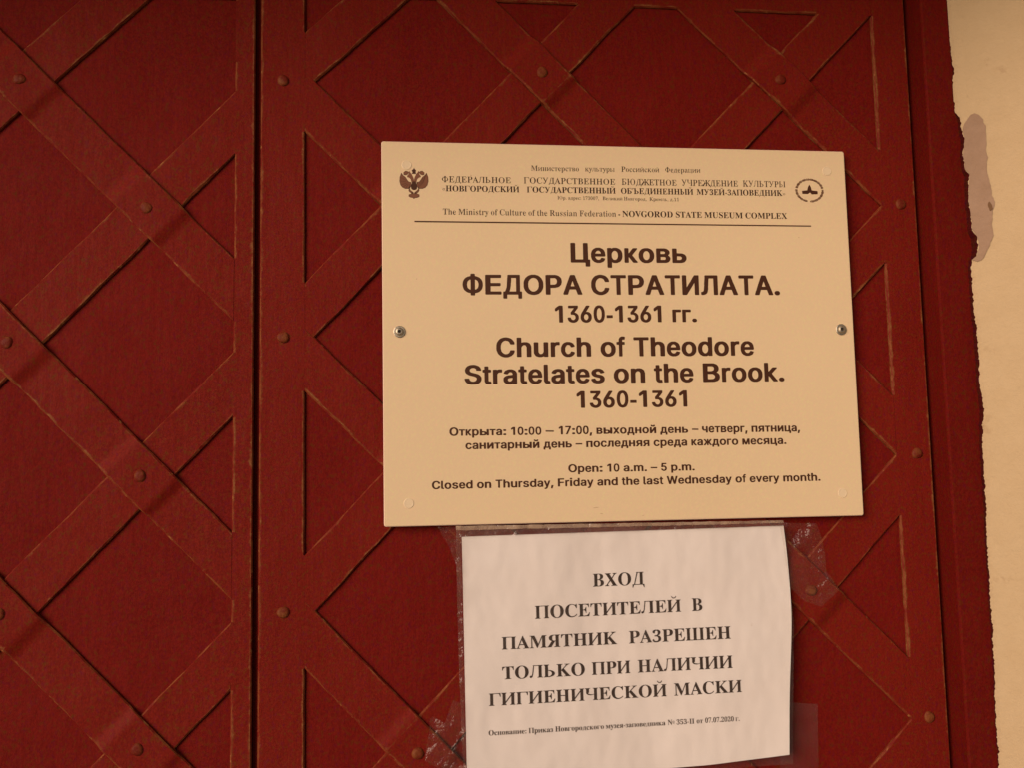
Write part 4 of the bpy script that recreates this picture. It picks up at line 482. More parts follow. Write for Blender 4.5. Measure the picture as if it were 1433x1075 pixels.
rВ 194|14,0,118,1,144,8,168,25,178,53,173,78,155,97,123,108,150,119,166,140,167,165,158,182,149,188,127,197,102,200,14,199,14,194,30,190,34,185,39,166,38,25,31,12,14,7|84,11,77,16,74,24,74,100,104,101,118,98,130,88,137,72,138,46,134,27,128,18,116,12|76,111,76,187,90,191,116,188,125,181,131,160,130,137,125,123,110,113
rГ 190|13,0,85,1,84,8,75,9,65,21,65,178,71,188,157,189,167,184,165,180,178,142,184,140,186,180,180,184,179,200,12,199,12,192,23,190,32,178,32,21,23,9,12,8
rД 208|9,-44,17,-43,30,-9,26,-7,26,-4,30,0,178,0,183,-6,178,-9,192,-43,200,-43,200,-9,194,-6,193,10,168,11,167,14,167,188,185,190,185,200,79,199,35,15,32,11,15,10,14,-6,8,-9|52,11,94,188,132,190,134,12
rЕ 194|13,0,170,1,176,29,183,32,188,63,180,62,162,32,164,28,142,16,118,12,88,12,78,16,74,26,76,98,101,97,116,92,114,88,122,75,127,53,134,54,134,88,128,92,128,114,134,117,134,150,126,150,114,113,98,108,75,108,76,185,86,189,120,189,145,184,157,178,154,174,164,160,168,142,174,140,175,174,169,178,168,200,14,199,14,194,34,187,39,170,39,28,34,14,13,6
rЖ 274|-29,0,62,0,62,7,44,10,39,15,40,19,101,94,110,94,118,86,118,30,113,15,93,7,94,0,180,1,179,7,162,12,155,24,154,86,164,94,174,93,231,21,230,11,210,7,210,0,301,0,301,7,288,11,278,20,197,120,253,178,252,182,270,191,286,194,286,199,215,200,215,194,238,188,239,181,232,178,182,125,184,120,168,104,157,103,154,106,155,180,162,189,179,192,180,199,93,200,93,192,110,189,117,178,118,104,108,103,89,119,90,125,40,178,33,181,34,188,57,194,57,200,-14,200,-14,194,2,191,20,182,19,178,75,120,-6,20,-15,11,-29,7
rИ 231|13,0,84,0,84,8,75,9,66,19,65,29,82,52,92,57,162,149,166,146,166,21,157,9,147,8,146,1,218,0,218,8,208,9,199,21,199,178,208,190,218,192,218,199,147,200,147,192,157,191,166,181,165,172,150,151,140,146,73,55,68,54,65,56,65,180,75,191,84,192,85,198,13,200,12,192,23,190,32,178,32,21,23,9,12,8
rК 224|14,0,100,1,99,7,82,12,75,24,74,86,84,94,94,93,151,21,150,11,130,7,130,0,222,1,221,7,208,11,198,20,117,120,173,178,172,182,190,191,206,194,206,200,135,200,135,194,158,188,159,181,152,178,102,125,103,119,84,103,74,104,75,178,82,189,99,192,100,199,14,199,15,193,29,190,35,185,39,172,39,27,35,16,29,10,14,7
rЛ 212|16,0,28,1,28,5,38,12,42,31,49,34,55,51,71,183,75,189,138,189,146,180,146,21,136,9,127,8,127,1,198,1,198,8,188,9,179,22,179,180,188,191,198,192,198,200,58,199,43,64,30,34,19,36,13,34,8,16,11,2
rМ 278|13,0,68,1,67,7,46,14,50,17,46,32,47,169,52,169,55,165,116,20,112,15,118,1,125,0,133,15,128,19,145,60,155,68,201,175,206,172,206,31,201,15,181,7,180,1,264,0,264,7,245,14,240,28,240,172,245,186,264,192,265,199,204,199,193,176,185,172,140,64,136,63,132,64,76,199,13,200,14,193,33,188,39,174,33,167,33,29,29,17,33,14,13,7
rН 230|14,0,100,1,99,7,82,11,75,22,74,94,77,97,156,96,155,22,148,11,131,7,131,0,216,0,216,7,198,13,192,25,191,168,195,185,201,190,216,193,216,199,131,200,131,192,148,189,155,181,156,111,77,110,74,112,75,181,82,189,99,192,100,199,14,200,15,193,34,186,39,169,38,24,31,12,14,7
rО 231|108,-5,120,-5,148,2,178,20,192,36,204,55,213,92,209,132,201,152,187,172,162,192,122,205,86,199,55,181,31,152,22,132,18,108,22,68,41,32,72,7|108,5,84,15,67,38,59,72,58,120,64,156,76,180,92,192,122,195,136,192,148,184,163,162,172,123,172,76,166,43,153,19,136,7
rР 183|14,0,100,1,99,7,82,11,75,22,74,88,130,93,148,100,163,113,172,131,174,148,169,168,155,186,140,194,116,199,14,199,15,193,34,186,39,169,38,24,31,12,14,7|76,101,75,184,84,189,108,189,120,185,129,174,134,156,134,134,129,115,123,108,110,102
rС 206|105,-5,132,-2,154,6,180,20,196,40,188,45,159,18,140,11,106,11,82,22,65,46,58,77,58,125,66,162,78,182,90,190,110,195,132,194,154,186,170,172,175,165,171,162,184,136,190,135,192,162,186,166,186,190,192,192,190,204,185,204,178,194,170,191,118,204,84,199,53,181,38,165,26,146,18,114,18,86,22,66,32,43,45,26,64,10,84,0
rТ 186|47,0,138,1,137,7,116,13,110,25,110,188,134,190,159,181,172,142,178,139,180,174,174,178,173,200,12,199,11,178,5,174,7,140,12,141,16,158,26,174,23,178,29,183,51,190,74,188,74,25,66,11,47,7
rУ 204|50,0,78,4,96,27,102,29,114,51,112,54,125,66,119,82,126,97,132,99,136,104,173,190,196,191,197,200,138,199,139,192,158,191,159,188,114,98,107,100,60,188,73,192,73,200,3,199,4,191,24,190,98,54,94,52,79,22,66,23,60,39,42,38,38,18
rФ 230|79,0,150,0,150,8,140,9,131,20,132,31,159,38,180,48,197,62,211,82,214,94,213,112,197,138,170,157,132,169,131,181,140,191,150,192,150,200,79,200,79,192,88,191,98,181,98,169,70,162,49,152,31,138,17,117,14,106,15,88,31,62,57,43,98,31,98,20,88,9,79,8|84,44,66,53,53,66,43,88,42,106,48,125,60,142,80,155,97,156,98,46|132,44,131,154,143,156,162,146,175,134,185,112,186,94,180,75,168,58,148,45
rЧ 214|131,0,203,1,203,8,192,9,183,22,183,180,192,191,203,192,203,199,131,200,130,192,140,191,150,180,150,102,128,96,98,96,64,103,51,111,40,123,58,125,59,180,68,191,79,192,79,199,7,200,7,192,17,191,26,181,26,120,30,110,42,98,62,87,84,82,102,82,138,95,150,94,150,21,140,9,130,8
rЫ 266|13,0,84,0,120,17,133,27,142,42,145,62,132,87,105,106,65,115,65,180,75,191,84,192,84,200,12,198,12,192,23,190,32,178,32,21,23,9,12,8|183,0,255,1,254,8,244,9,235,22,235,180,245,191,254,192,254,200,182,198,182,192,193,190,202,178,202,21,192,9,182,8|72,12,65,21,65,100,78,103,94,98,110,87,118,74,121,52,114,32,103,21,88,13
rЬ 194|13,0,84,0,116,7,154,26,169,48,170,62,167,72,159,82,143,95,116,107,66,115,65,180,75,191,84,192,84,200,12,198,12,192,23,190,32,178,32,21,23,9,12,8|73,11,65,21,65,102,96,101,114,93,128,82,137,62,136,48,127,31,114,21,94,13
rЮ 326|206,-5,230,-2,257,11,274,26,291,53,299,84,299,116,291,148,274,175,255,191,238,200,217,205,195,202,171,190,148,168,132,138,126,106,66,106,65,180,75,191,84,192,84,199,13,200,12,192,23,191,32,180,32,22,23,9,12,8,12,1,84,0,84,8,75,9,65,21,65,92,125,94,137,50,155,23,180,4|205,5,184,15,169,38,162,72,161,120,166,156,176,179,194,193,218,195,233,192,243,185,254,168,262,142,264,76,259,43,247,19,228,6
rа 151|37,-4,48,-4,66,3,82,15,92,15,106,-4,118,-4,141,16,123,18,122,104,115,123,102,134,80,140,64,140,36,130,23,114,21,97,25,86,30,84,43,86,47,94,48,104,40,121,47,128,80,129,88,125,93,113,92,84,38,63,28,55,18,43,15,31,17,15,24,4|56,15,49,21,46,30,46,43,51,56,68,70,80,74,92,74,93,27,77,15
rв 148|10,0,94,1,116,8,127,17,134,26,136,38,134,51,120,66,96,75,115,82,127,97,127,114,120,125,92,137,10,137,10,134,25,128,29,114,28,16,24,8,10,5|62,8,57,17,57,68,88,68,100,58,104,50,104,27,101,18,88,8|58,77,58,128,64,131,88,130,97,119,99,100,97,90,86,79
rг 144|10,0,65,1,64,5,57,6,50,15,51,125,56,130,120,130,124,127,123,123,134,98,142,97,143,125,138,127,136,138,10,137,10,133,17,132,24,123,24,15,17,6,10,5
rд 158|5,-30,14,-30,26,-6,23,-1,29,0,134,0,133,-6,144,-29,154,-29,154,-4,148,-1,148,7,127,10,127,130,141,132,141,138,60,137,25,10,11,7,10,-1,4,-4|42,8,73,130,100,131,101,9
rе 132|59,-4,77,-4,94,4,110,18,116,20,124,31,118,37,101,21,75,19,62,25,50,40,46,73,118,75,117,94,109,115,95,131,75,140,54,136,35,123,22,106,15,82,16,50,25,25,38,8|47,84,46,106,53,124,62,130,82,130,88,127,94,110,94,85
rи 176|10,0,64,0,64,5,57,6,51,13,51,22,68,41,75,44,122,98,126,96,126,15,118,6,111,5,110,1,166,0,166,5,159,6,152,15,152,123,159,131,167,133,167,137,111,138,110,133,120,131,126,125,126,119,110,99,102,97,56,43,53,42,50,45,50,123,57,132,64,133,65,137,10,138,10,133,17,132,24,123,24,15,17,6,10,5
rй 176|10,0,64,0,64,5,57,6,51,13,51,22,68,41,75,44,122,98,126,96,126,15,118,6,111,5,110,1,166,0,166,5,159,6,152,15,152,123,159,131,167,133,167,137,111,138,110,133,120,131,126,125,126,119,110,99,102,97,56,43,53,42,50,45,50,123,57,132,64,133,65,137,10,138,10,133,17,132,24,123,24,15,17,6,10,5|82,154,94,153,108,164,114,165,120,178,108,178,92,163,82,163,68,179,57,178,62,165,68,164
rк 170|10,0,77,1,76,5,62,8,58,15,57,58,62,62,75,61,113,17,115,8,99,6,98,0,168,0,168,5,152,13,90,82,132,122,132,125,157,133,158,137,102,138,103,133,119,130,120,125,114,123,76,86,77,82,70,76,60,75,57,77,58,125,62,130,76,132,77,137,10,138,11,133,26,127,29,117,29,20,25,9,10,5
rл 161|10,0,25,1,23,4,29,8,33,23,40,25,44,36,54,114,60,130,105,130,110,125,110,14,103,6,96,5,96,1,151,0,151,5,144,6,137,14,137,123,143,131,151,133,152,137,45,138,31,44,22,25,13,25,7,18,7,2
rм 206|9,0,51,1,50,5,38,8,37,108,43,106,57,78,85,17,81,12,85,1,94,0,100,8,97,18,109,44,119,51,143,108,148,110,152,108,151,15,146,8,134,5,133,1,196,0,196,5,182,9,178,21,178,117,182,128,195,132,196,137,150,138,138,112,130,108,104,50,100,48,94,52,56,138,9,138,9,134,24,130,28,123,28,110,22,106,22,17,20,7,9,5
rн 175|10,0,77,1,76,5,64,7,58,14,57,64,60,67,118,66,118,18,112,8,99,5,99,0,164,0,164,5,152,9,146,18,146,120,150,129,164,132,165,137,99,138,100,132,114,129,118,121,118,77,60,76,57,78,58,125,66,132,76,132,77,137,10,138,11,133,25,128,29,116,28,15,24,8,10,5
rо 148|69,-4,94,0,111,12,127,34,133,57,132,84,121,112,102,131,79,140,54,135,34,121,21,102,14,73,17,45,28,22,44,6|64,5,53,13,47,29,47,106,56,128,64,131,84,131,95,123,101,104,101,29,97,16,90,7
rр 163|15,-60,80,-60,80,-54,66,-51,60,-43,60,12,73,12,94,-4,106,-4,126,8,140,28,148,66,145,96,129,125,108,140,96,140,62,116,57,117,55,136,15,135,16,130,26,124,29,115,29,-40,25,-50,15,-55|84,12,70,15,59,29,59,102,68,116,84,122,98,122,110,114,115,99,116,46,108,20,99,13
rс 129|60,-4,78,-4,88,0,112,17,118,18,124,26,118,31,100,18,74,18,57,29,48,46,43,75,44,100,48,115,56,127,64,130,90,128,93,120,95,92,112,92,116,110,112,123,102,133,86,140,68,140,40,125,24,106,16,84,15,54,24,26,40,8
rт 141|35,0,105,1,104,5,88,9,84,19,84,130,101,131,118,126,130,97,138,96,139,121,133,125,132,138,9,137,8,125,2,121,4,97,12,98,23,126,40,131,56,130,56,19,53,10,35,5
rу 132|20,-62,32,-60,50,-44,56,-42,62,-34,78,7,74,14,84,43,88,51,95,53,123,125,120,127,126,131,125,136,96,135,96,130,106,127,104,114,80,52,73,57,50,120,54,127,64,130,64,135,5,135,5,130,12,127,20,115,62,12,57,9,61,-3,58,-18,40,-43,28,-42,25,-19,17,-17,7,-19,3,-34,4,-45,9,-53
rц 175|159,-30,169,-29,172,-6,167,-2,167,5,152,8,146,14,146,123,153,132,160,133,161,137,104,137,105,133,112,132,120,123,120,13,114,8,57,8,50,15,50,123,57,132,64,133,65,137,10,138,10,133,17,132,24,123,24,16,17,6,10,5,10,1,152,0
rы 202|10,0,64,0,94,13,105,22,110,32,111,42,108,51,95,66,76,75,50,80,50,123,57,132,64,133,64,138,9,137,10,133,17,132,24,123,24,15,17,6,10,5|139,0,194,1,193,5,186,6,179,16,179,123,186,132,193,133,192,138,138,137,139,133,146,132,153,123,153,15,145,6,139,5|54,10,50,15,50,68,64,70,86,57,91,45,91,34,77,15,68,10
rь 147|10,0,62,0,82,3,112,14,129,32,130,42,126,51,110,66,84,75,51,80,50,123,57,132,64,133,64,138,9,137,10,133,17,132,24,123,24,15,17,6,10,5|55,8,50,15,50,70,62,71,84,66,101,50,104,42,102,30,86,14,68,8"""
G = {}
for ln in GLYPHS.split("\n"):
    hd, *loops = ln.split("|"); key, adv = hd.split(" ")
    ls = []
    for l in loops:
        q = [int(x) for x in l.split(",")]
        ls.append([(q[i] / 200, q[i + 1] / 200) for i in range(0, len(q), 2)])
    vs = [p for l in ls for p in l]
    tris = []
    if ls:
        # split into outer loops with their holes by orientation
        def area(l): return .5 * sum(l[i][0] * l[(i + 1) % len(l)][1] - l[(i + 1) % len(l)][0] * l[i][1] for i in range(len(l)))
        def inside(p, l):
            c = False
            for i in range(len(l)):
                a, b = l[i], l[i - 1]
                if (a[1] > p[1]) != (b[1] > p[1]) and p[0] < (b[0] - a[0]) * (p[1] - a[1]) / (b[1] - a[1]) + a[0]: c = not c
            return c
        offs = []; k = 0
        for l in ls: offs.append(k); k += len(l)
        outer = [i for i, l in enumerate(ls) if area(l) > 0]; holes = [i for i, l in enumerate(ls) if area(l) <= 0]
        for oi in outer:
            grp = [oi] + [h for h in holes if inside(ls[h][0], ls[oi])]
            ids = [offs[g] + j for g in grp for j in range(len(ls[g]))]
            for t in tessellate_polygon([[Vector((x, y, 0)) for x, y in ls[g]] for g in grp]):
                t = [ids[i] for i in t]
                a, b, c = (vs[i] for i in t)
                if (b[0] - a[0]) * (c[1] - a[1]) - (c[0] - a[0]) * (b[1] - a[1]) < 0: t = t[::-1]
                tris.append(tuple(t))
    G[key] = (int(adv) / 200, vs, tris)

def clampf(v, a, b): return max(a, min(b, v))
def paper_y(x, z):
    """how the sheet of paper lies: flat under the sign, curling off the door towards its lower right corner"""
    u = clampf((x + .165) / .30, -.1, 1.1); v = clampf((-.175 - z) / .21, -.1, 1.2)
    return -.0065 - .007 * max(0, v) ** 2 * (.3 + .7 * u) - .004 * math.sin(math.pi * clampf(v, 0, 1)) * u * u - .0015 * math.sin(2.2 * math.pi * u + .6) * v
SIGN_Y = -.0082

def lettering(words, surf):
    V, F = [], []
    for (font, text, x0, z0, x1, z1, h0, h1) in words:
        # pen positions in cap heights
        x = 0; items = []
        for ch in text:
            if ch == ' ': x += .39 if font == 's' else .37; continue
            a, vs, tr = G[font + ch]; items.append((x, vs, tr)); x += a
        lo = min(px + min(p[0] for p in vs) for px, vs, tr in items); hi = max(px + max(p[0] for p in vs) for px, vs, tr in items)
        for px, vs, tr in items:
            k = len(V)
            for (gx, gy) in vs:
                t = (px + gx - lo) / (hi - lo)
                bx, bz = x0 + (x1 - x0) * t, z0 + (z1 - z0) * t
                h = h0 + (h1 - h0) * t
                x_, z_ = bx / 1000, (bz + gy * h) / 1000
                y_ = (SIGN_Y - .00012) if surf == 's' else paper_y(x_, z_) - .0003
                V.append((x_, y_, z_ + Z0))
            F += [tuple(k + i for i in t) for t in tr]
    return V, F

# ------------------------------------------------------------------ ground
gv = [(-60, -80, 0), (60, -80, 0), (60, 3, 0), (-60, 3, 0)]
g = mesh("ground", gv, [(0, 1, 2, 3)], M_GROUND); g["kind"] = "structure"

# ------------------------------------------------------------------ plaster wall: splayed reveals round the doorway, front faces beyond them
X0 = .3185
RAGY = -.023
wall = thing("plaster_wall", "pale whitewashed plaster wall with a ragged edge right of the red door", "wall", (X0 + .2, 0, 0))
def reveal_pt(t, z): return (X0 + t, RAGY - t, z + Z0)
rag = [(t / 1000, z / 1000) for t, z in RAGGED]
# continue the ragged edge above and below the measured stretch
top, bot = [], []
t, z = rag[0]
while z < .41: z += rnd.uniform(.006, .016); t = clampf(t + rnd.uniform(-.002, .002), .0, .006); top.append((t, z))
t, z = rag[-1]
while z > -1.60: z -= rnd.uniform(.008, .02); t = clampf(t + rnd.uniform(-.0025, .0024), .001, .010); bot.append((t, z))
rag = top[::-1] + rag + bot
fine = []
for (a, b) in zip(rag, rag[1:]):
    n = max(2, int(abs(a[1] - b[1]) / .0011))
    for i in range(n):
        f = i / n; zz = a[1] + (b[1] - a[1]) * f
        tt = a[0] + (b[0] - a[0]) * f
        tt += .0006 * noise.noise((zz * 150, 1.7, 0)) + .0007 * noise.noise((zz * 480, 7.7, 0)) + .0005 * noise.noise((zz * 1300, 4.2, 0))
        fine.append((max(tt, .0004), zz))
fine.append(rag[-1])
V, F, I = [], [], []
for (t, z) in fine:
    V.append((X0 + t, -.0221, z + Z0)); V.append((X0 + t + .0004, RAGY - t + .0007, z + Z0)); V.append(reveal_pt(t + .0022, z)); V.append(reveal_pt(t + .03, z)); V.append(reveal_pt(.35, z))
W_ = 5
for i in range(len(fine) - 1):
    for j in range(W_ - 1):
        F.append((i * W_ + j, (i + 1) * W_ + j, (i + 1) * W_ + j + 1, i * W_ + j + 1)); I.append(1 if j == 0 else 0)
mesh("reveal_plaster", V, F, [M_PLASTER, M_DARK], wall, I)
def prism(plan, z0, z1):
    n = len(plan); V = [(x, y, z0) for x, y in plan] + [(x, y, z1) for x, y in plan]
    return V, [tuple(range(n))[::-1], tuple(range(n, 2 * n))] + [(i, (i + 1) % n, n + (i + 1) % n, n + i) for i in range(n)]
d = .003
parts = [prism([(X0 + .035 + d, RAGY - .035), (X0 + .35 + d, RAGY - .35), (2.6, RAGY - .35), (2.6, .35), (X0 + .035 + d, .35)], 0, 3.2),
         prism([(-.955, RAGY), (-.955, .35), (-3.0, .35), (-3.0, RAGY - .35), (-1.305, RAGY - .35)], 0, 3.2)]
V, F = [], []
for v, f in parts:
    k = len(V); V += v; F += [tuple(k + i for i in q) for q in f]
# unseen lintel between the two sides, its soffit lowered to shade the upper door
prof = [(RAGY, .425), (RAGY - .349, .43), (RAGY - .349, 1.58), (.349, 1.58), (.349, .425)]
k = len(V); xa, xb = -1.30, X0 + .35
V += [(xa, y, z + Z0) for y, z in prof] + [(xb, y, z + Z0) for y, z in prof]
n = len(prof); F += [tuple(k + i for i in range(n)), tuple(k + n + i for i in range(n))[::-1]] + [(k + i, k + n + i, k + n + (i + 1) % n, k + (i + 1) % n) for i in range(n)]
mesh("masonry", V, F, M_PLASTER, wall)
def flat_patch(name, pts, off, m):
    P = []
    for i in range(len(pts)):
        a, b = pts[i], pts[(i + 1) % len(pts)]
        L = math.hypot(a[0] - b[0], a[1] - b[1]); k = max(1, int(L / 2.2))
        for j in range(k):
            f = j / k; x = a[0] + (b[0] - a[0]) * f; y = a[1] + (b[1] - a[1]) * f
            P.append((x + .7 * noise.noise((x * .35, y * .35, 3)), y + .7 * noise.noise((x * .35, y * .35, 9))))
    V = [(X0 + t / 1000 - off, RAGY - t / 1000 - off, z / 1000 + Z0) for t, z in P]
    tr = tessellate_polygon([[Vector((a, b, 0)) for a, b in P]])
    return mesh(name, V, [tuple(t) for t in tr], m, wall)
flat_patch("bare_patch", PATCH, .0005, M_BARE)
flat_patch("patch_pit", PIT, .0009, M_PIT)

# ------------------------------------------------------------------ door frame
LX0, LX1, LX2, LX3 = -.9265, -.3254, -.3203, .2882        # left leaf from..to, right leaf from..to
ZT, ZB = .358, -1.60
frame = thing("door_frame", "dark red door frame post between the latticed door and the plaster", "door frame", (.32, 0, 0))
def jamb(xa, xb, name):
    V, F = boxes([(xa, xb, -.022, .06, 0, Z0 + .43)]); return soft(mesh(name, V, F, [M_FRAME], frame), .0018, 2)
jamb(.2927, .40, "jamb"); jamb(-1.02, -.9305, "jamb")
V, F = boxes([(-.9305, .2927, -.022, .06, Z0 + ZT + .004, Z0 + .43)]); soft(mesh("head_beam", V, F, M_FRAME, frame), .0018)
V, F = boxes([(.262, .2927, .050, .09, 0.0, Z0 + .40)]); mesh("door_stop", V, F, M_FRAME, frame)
V, F = [], []

# ------------------------------------------------------------------ door leaves
HS = .0035                                              # strip thickness (iron flat bars)
def rivet_mesh(parent, at):
    V, F = [], []; k_ = rnd.uniform(.85, 1.25); prof = [(.0052, 0), (.0050, .0006 * k_), (.0046, .0013 * k_), (.0032, .0019 * k_), (.0015, .0021 * k_)]; n = 20
    p1, p2, a1, a2 = rnd.uniform(0, 6), rnd.uniform(0, 6), rnd.uniform(.02, .08), rnd.uniform(.01, .05); tx, tz = rnd.uniform(-.07, .07), rnd.uniform(-.07, .07)
    for r, h in prof:
        for i in range(n):
            a = 2 * math.pi * i / n; rr = r * (1 + a1 * math.sin(2 * a + p1) + a2 * math.sin(3 * a + p2) + rnd.uniform(-.015, .015))
            V.append((rr * math.cos(a), -h * (1 + (tx * math.cos(a) + tz * math.sin(a)) * r / .004), rr * math.sin(a)))
    V.append((.0004, -.0022, .0003))
    for k in range(len(prof) - 1):
        for i in range(n): F.append((k * n + i, k * n + (i + 1) % n, (k + 1) * n + (i + 1) % n, (k + 1) * n + i))
    k = (len(prof) - 1) * n
    for i in range(n): F.append((k + i, k + (i + 1) % n, len(V) - 1))
    return mesh("rivet", V, F, M_RIVET, parent, smooth=True, at=at)
def rivet(parent, x, z, y):
    at = (x, y, z + Z0)
    return rivet_mesh(parent, at)

def smooth(t): t = clampf(t, 0, 1); return t * t * (3 - 2 * t)
def cross_at(l, m):
    (x1, z1), (x2, z2) = l; (x3, z3), (x4, z4) = m
    d = (x1 - x2) * (z3 - z4) - (z1 - z2) * (x3 - x4)
    a = x1 * z2 - z1 * x2; b = x3 * z4 - z3 * x4
    return ((a * (x3 - x4) - (x1 - x2) * b) / d, (a * (z3 - z4) - (z1 - z2) * b) / d)

def put_wear(o, vals):
    if len(o.data.vertices) != len(vals): return
    a = o.data.attributes.new("wear", 'FLOAT', 'POINT'); a.data.foreach_set("value", vals)

def strip(parent, line, box, bumps, y0, seed, hw=.0196, over=False):
    """a flat iron bar along `line`, cut off by the box of the leaf's inner edges; it steps up over the bars it crosses"""
    (xa, za), (xb, zb) = line; L = math.hypot(xb - xa, zb - za); ux, uz = (xb - xa) / L, (zb - za) / L; nx, nz = -uz, ux
    xl, xr, zl, zh = box
    ch = .0011
    lat = [(-hw, 0), (-hw, HS - ch), (-hw + ch, HS), (-hw + .0046, HS), (0, HS), (hw - .0046, HS), (hw - ch, HS), (hw, HS - ch), (hw, 0)]
    WEAR = [1, 1, 1, 0, 0, 0, .8, .8, .8]; wear = []
    def rng(off):
        px, pz = xa + nx * off, za + nz * off
        lo, hi = -9, 9
        for p, u, a, b in ((px, ux, xl, xr), (pz, uz, zl, zh)):
            s = sorted(((a - p) / u, (b - p) / u)); lo = max(lo, s[0]); hi = min(hi, s[1])
        return lo, hi
    R = [rng(o) for o, h in lat]
    if min(b - a for a, b in R) < .004: return None
    s0 = min(a for a, b in R); s1 = max(b for a, b in R)
    n = max(8, int((s1 - s0) / .0025))
    V, F, I = [], [], []
    for i in range(n + 1):
        f = i / n
        for k, (o, h) in enumerate(lat):
            a, b = R[k]; s = clampf(s0 + (s1 - s0) * f, a, b)
            wob = 0.0007 * noise.noise((s * 28, seed * 3.1, 1 if o > 0 else 5)) + .0003 * noise.noise((s * 110, seed * 3.1, 2 if o > 0 else 6))
            wob *= min(1, 14 * min(f, 1 - f))
            lift = 0; bend = 0
            for c in bumps:
                dd = abs(s - c); bend = max(bend, 1 - abs(dd - .0208) / .0030)
                lift = max(lift, HS * (1 - smooth((dd - .0212) / (.0095 + .004 * abs(math.sin(seed * 7 + c * 31))))))
            cw = ch * (-.35 + 1.3 * abs(noise.noise((s * 22, seed * 1.7, 3 if o > 0 else 9))) + .9 * max(0, noise.noise((s * 60, seed * 1.3, 2 if o > 0 else 4))))
            if k in (2, 6): o = o + (cw if o < 0 else -cw)
            hh = h + lift + (.00025 if over else 0) * (1 if h else 0) + .00035 * noise.noise((s * 18, seed, 8)) * (1 if h else 0)
            oo = o + (wob if o else 0)
            wear.append(max(WEAR[k] * (.75 + .5 * noise.noise((s * 14, seed * 2.3, k > 4))), .85 * bend * (.6 + .6 * noise.noise((s * 9, seed * 5.1, 2)))))
            V.append((xa + ux * s + nx * oo, y0 - hh if h else y0 + .0002, za + uz * s + nz * oo + Z0))
    m = len(lat)
    for i in range(n):
        for k in range(m - 1):
            F.append((i * m + k, (i + 1) * m + k, (i + 1) * m + k + 1, i * m + k + 1)); I.append(1 if k in (1, 6) else 0)
    o = mesh("lattice_strip", V, F, [M_RED, M_WORN], parent, I, smooth=True)
    put_wear(o, wear); o.data.set_sharp_from_angle(angle=math.radians(28)); return o

def bar_with_open_edge(name, parent, side, xe, xs, z0, z1, cuts, y0, horizontal=False):
    """frame bar of a leaf; its edge towards the lattice is chamfered only between the strip ends (cuts = covered intervals)"""
    ch = .0011
    st = sorted(set([z0, z1] + [c for ab in cuts for c in ab if z0 < c < z1]))
    fine = []
    for a, b in zip(st, st[1:]):
        n = max(1, int((b - a) / .006))
        fine += [(a + (b - a) * i / n, a, b) for i in range(n)] + [(b - 1e-5, a, b)]
    V, F, I, wear = [], [], [], []
    for (z, a, b) in fine:
        mid = (a + b) / 2; cov = any(p <= mid <= q for p, q in cuts)
        c = 0.00002 if cov else ch
        wob = 0 if cov else .0005 * noise.noise((z * 60, xe * 40, 4)) * min(1, 200 * min(z - a, b - z))
        s = side
        row = [(xe + wob, y0 + .0002), (xe + wob, y0 - HS + c), (xe - s * c + wob, y0 - HS - .00003), (xe - s * .0045, y0 - HS - .00003), (xs + s * .0050, y0 - HS - .00003), (xs + s * ch, y0 - HS - .00003), (xs, y0 - HS + ch), (xs, y0 + .0002)]
        e_ = 0 if cov else .9
        wear += [e_, e_, e_, 0, 0, .8, .8, .8]
        for (x, y) in row: V.append((z, y, x + Z0) if horizontal else (x, y, z + Z0))
    m = 8
    for i in range(len(fine) - 1):
        for k in range(m - 1):
            q = (i * m + k, i * m + k + 1, (i + 1) * m + k + 1, (i + 1) * m + k)
            F.append(q); I.append(1 if k in (1, 5) else 0)
    o = mesh(name, V, F, [M_RED, M_WORN], parent, I); put_wear(o, wear); return o

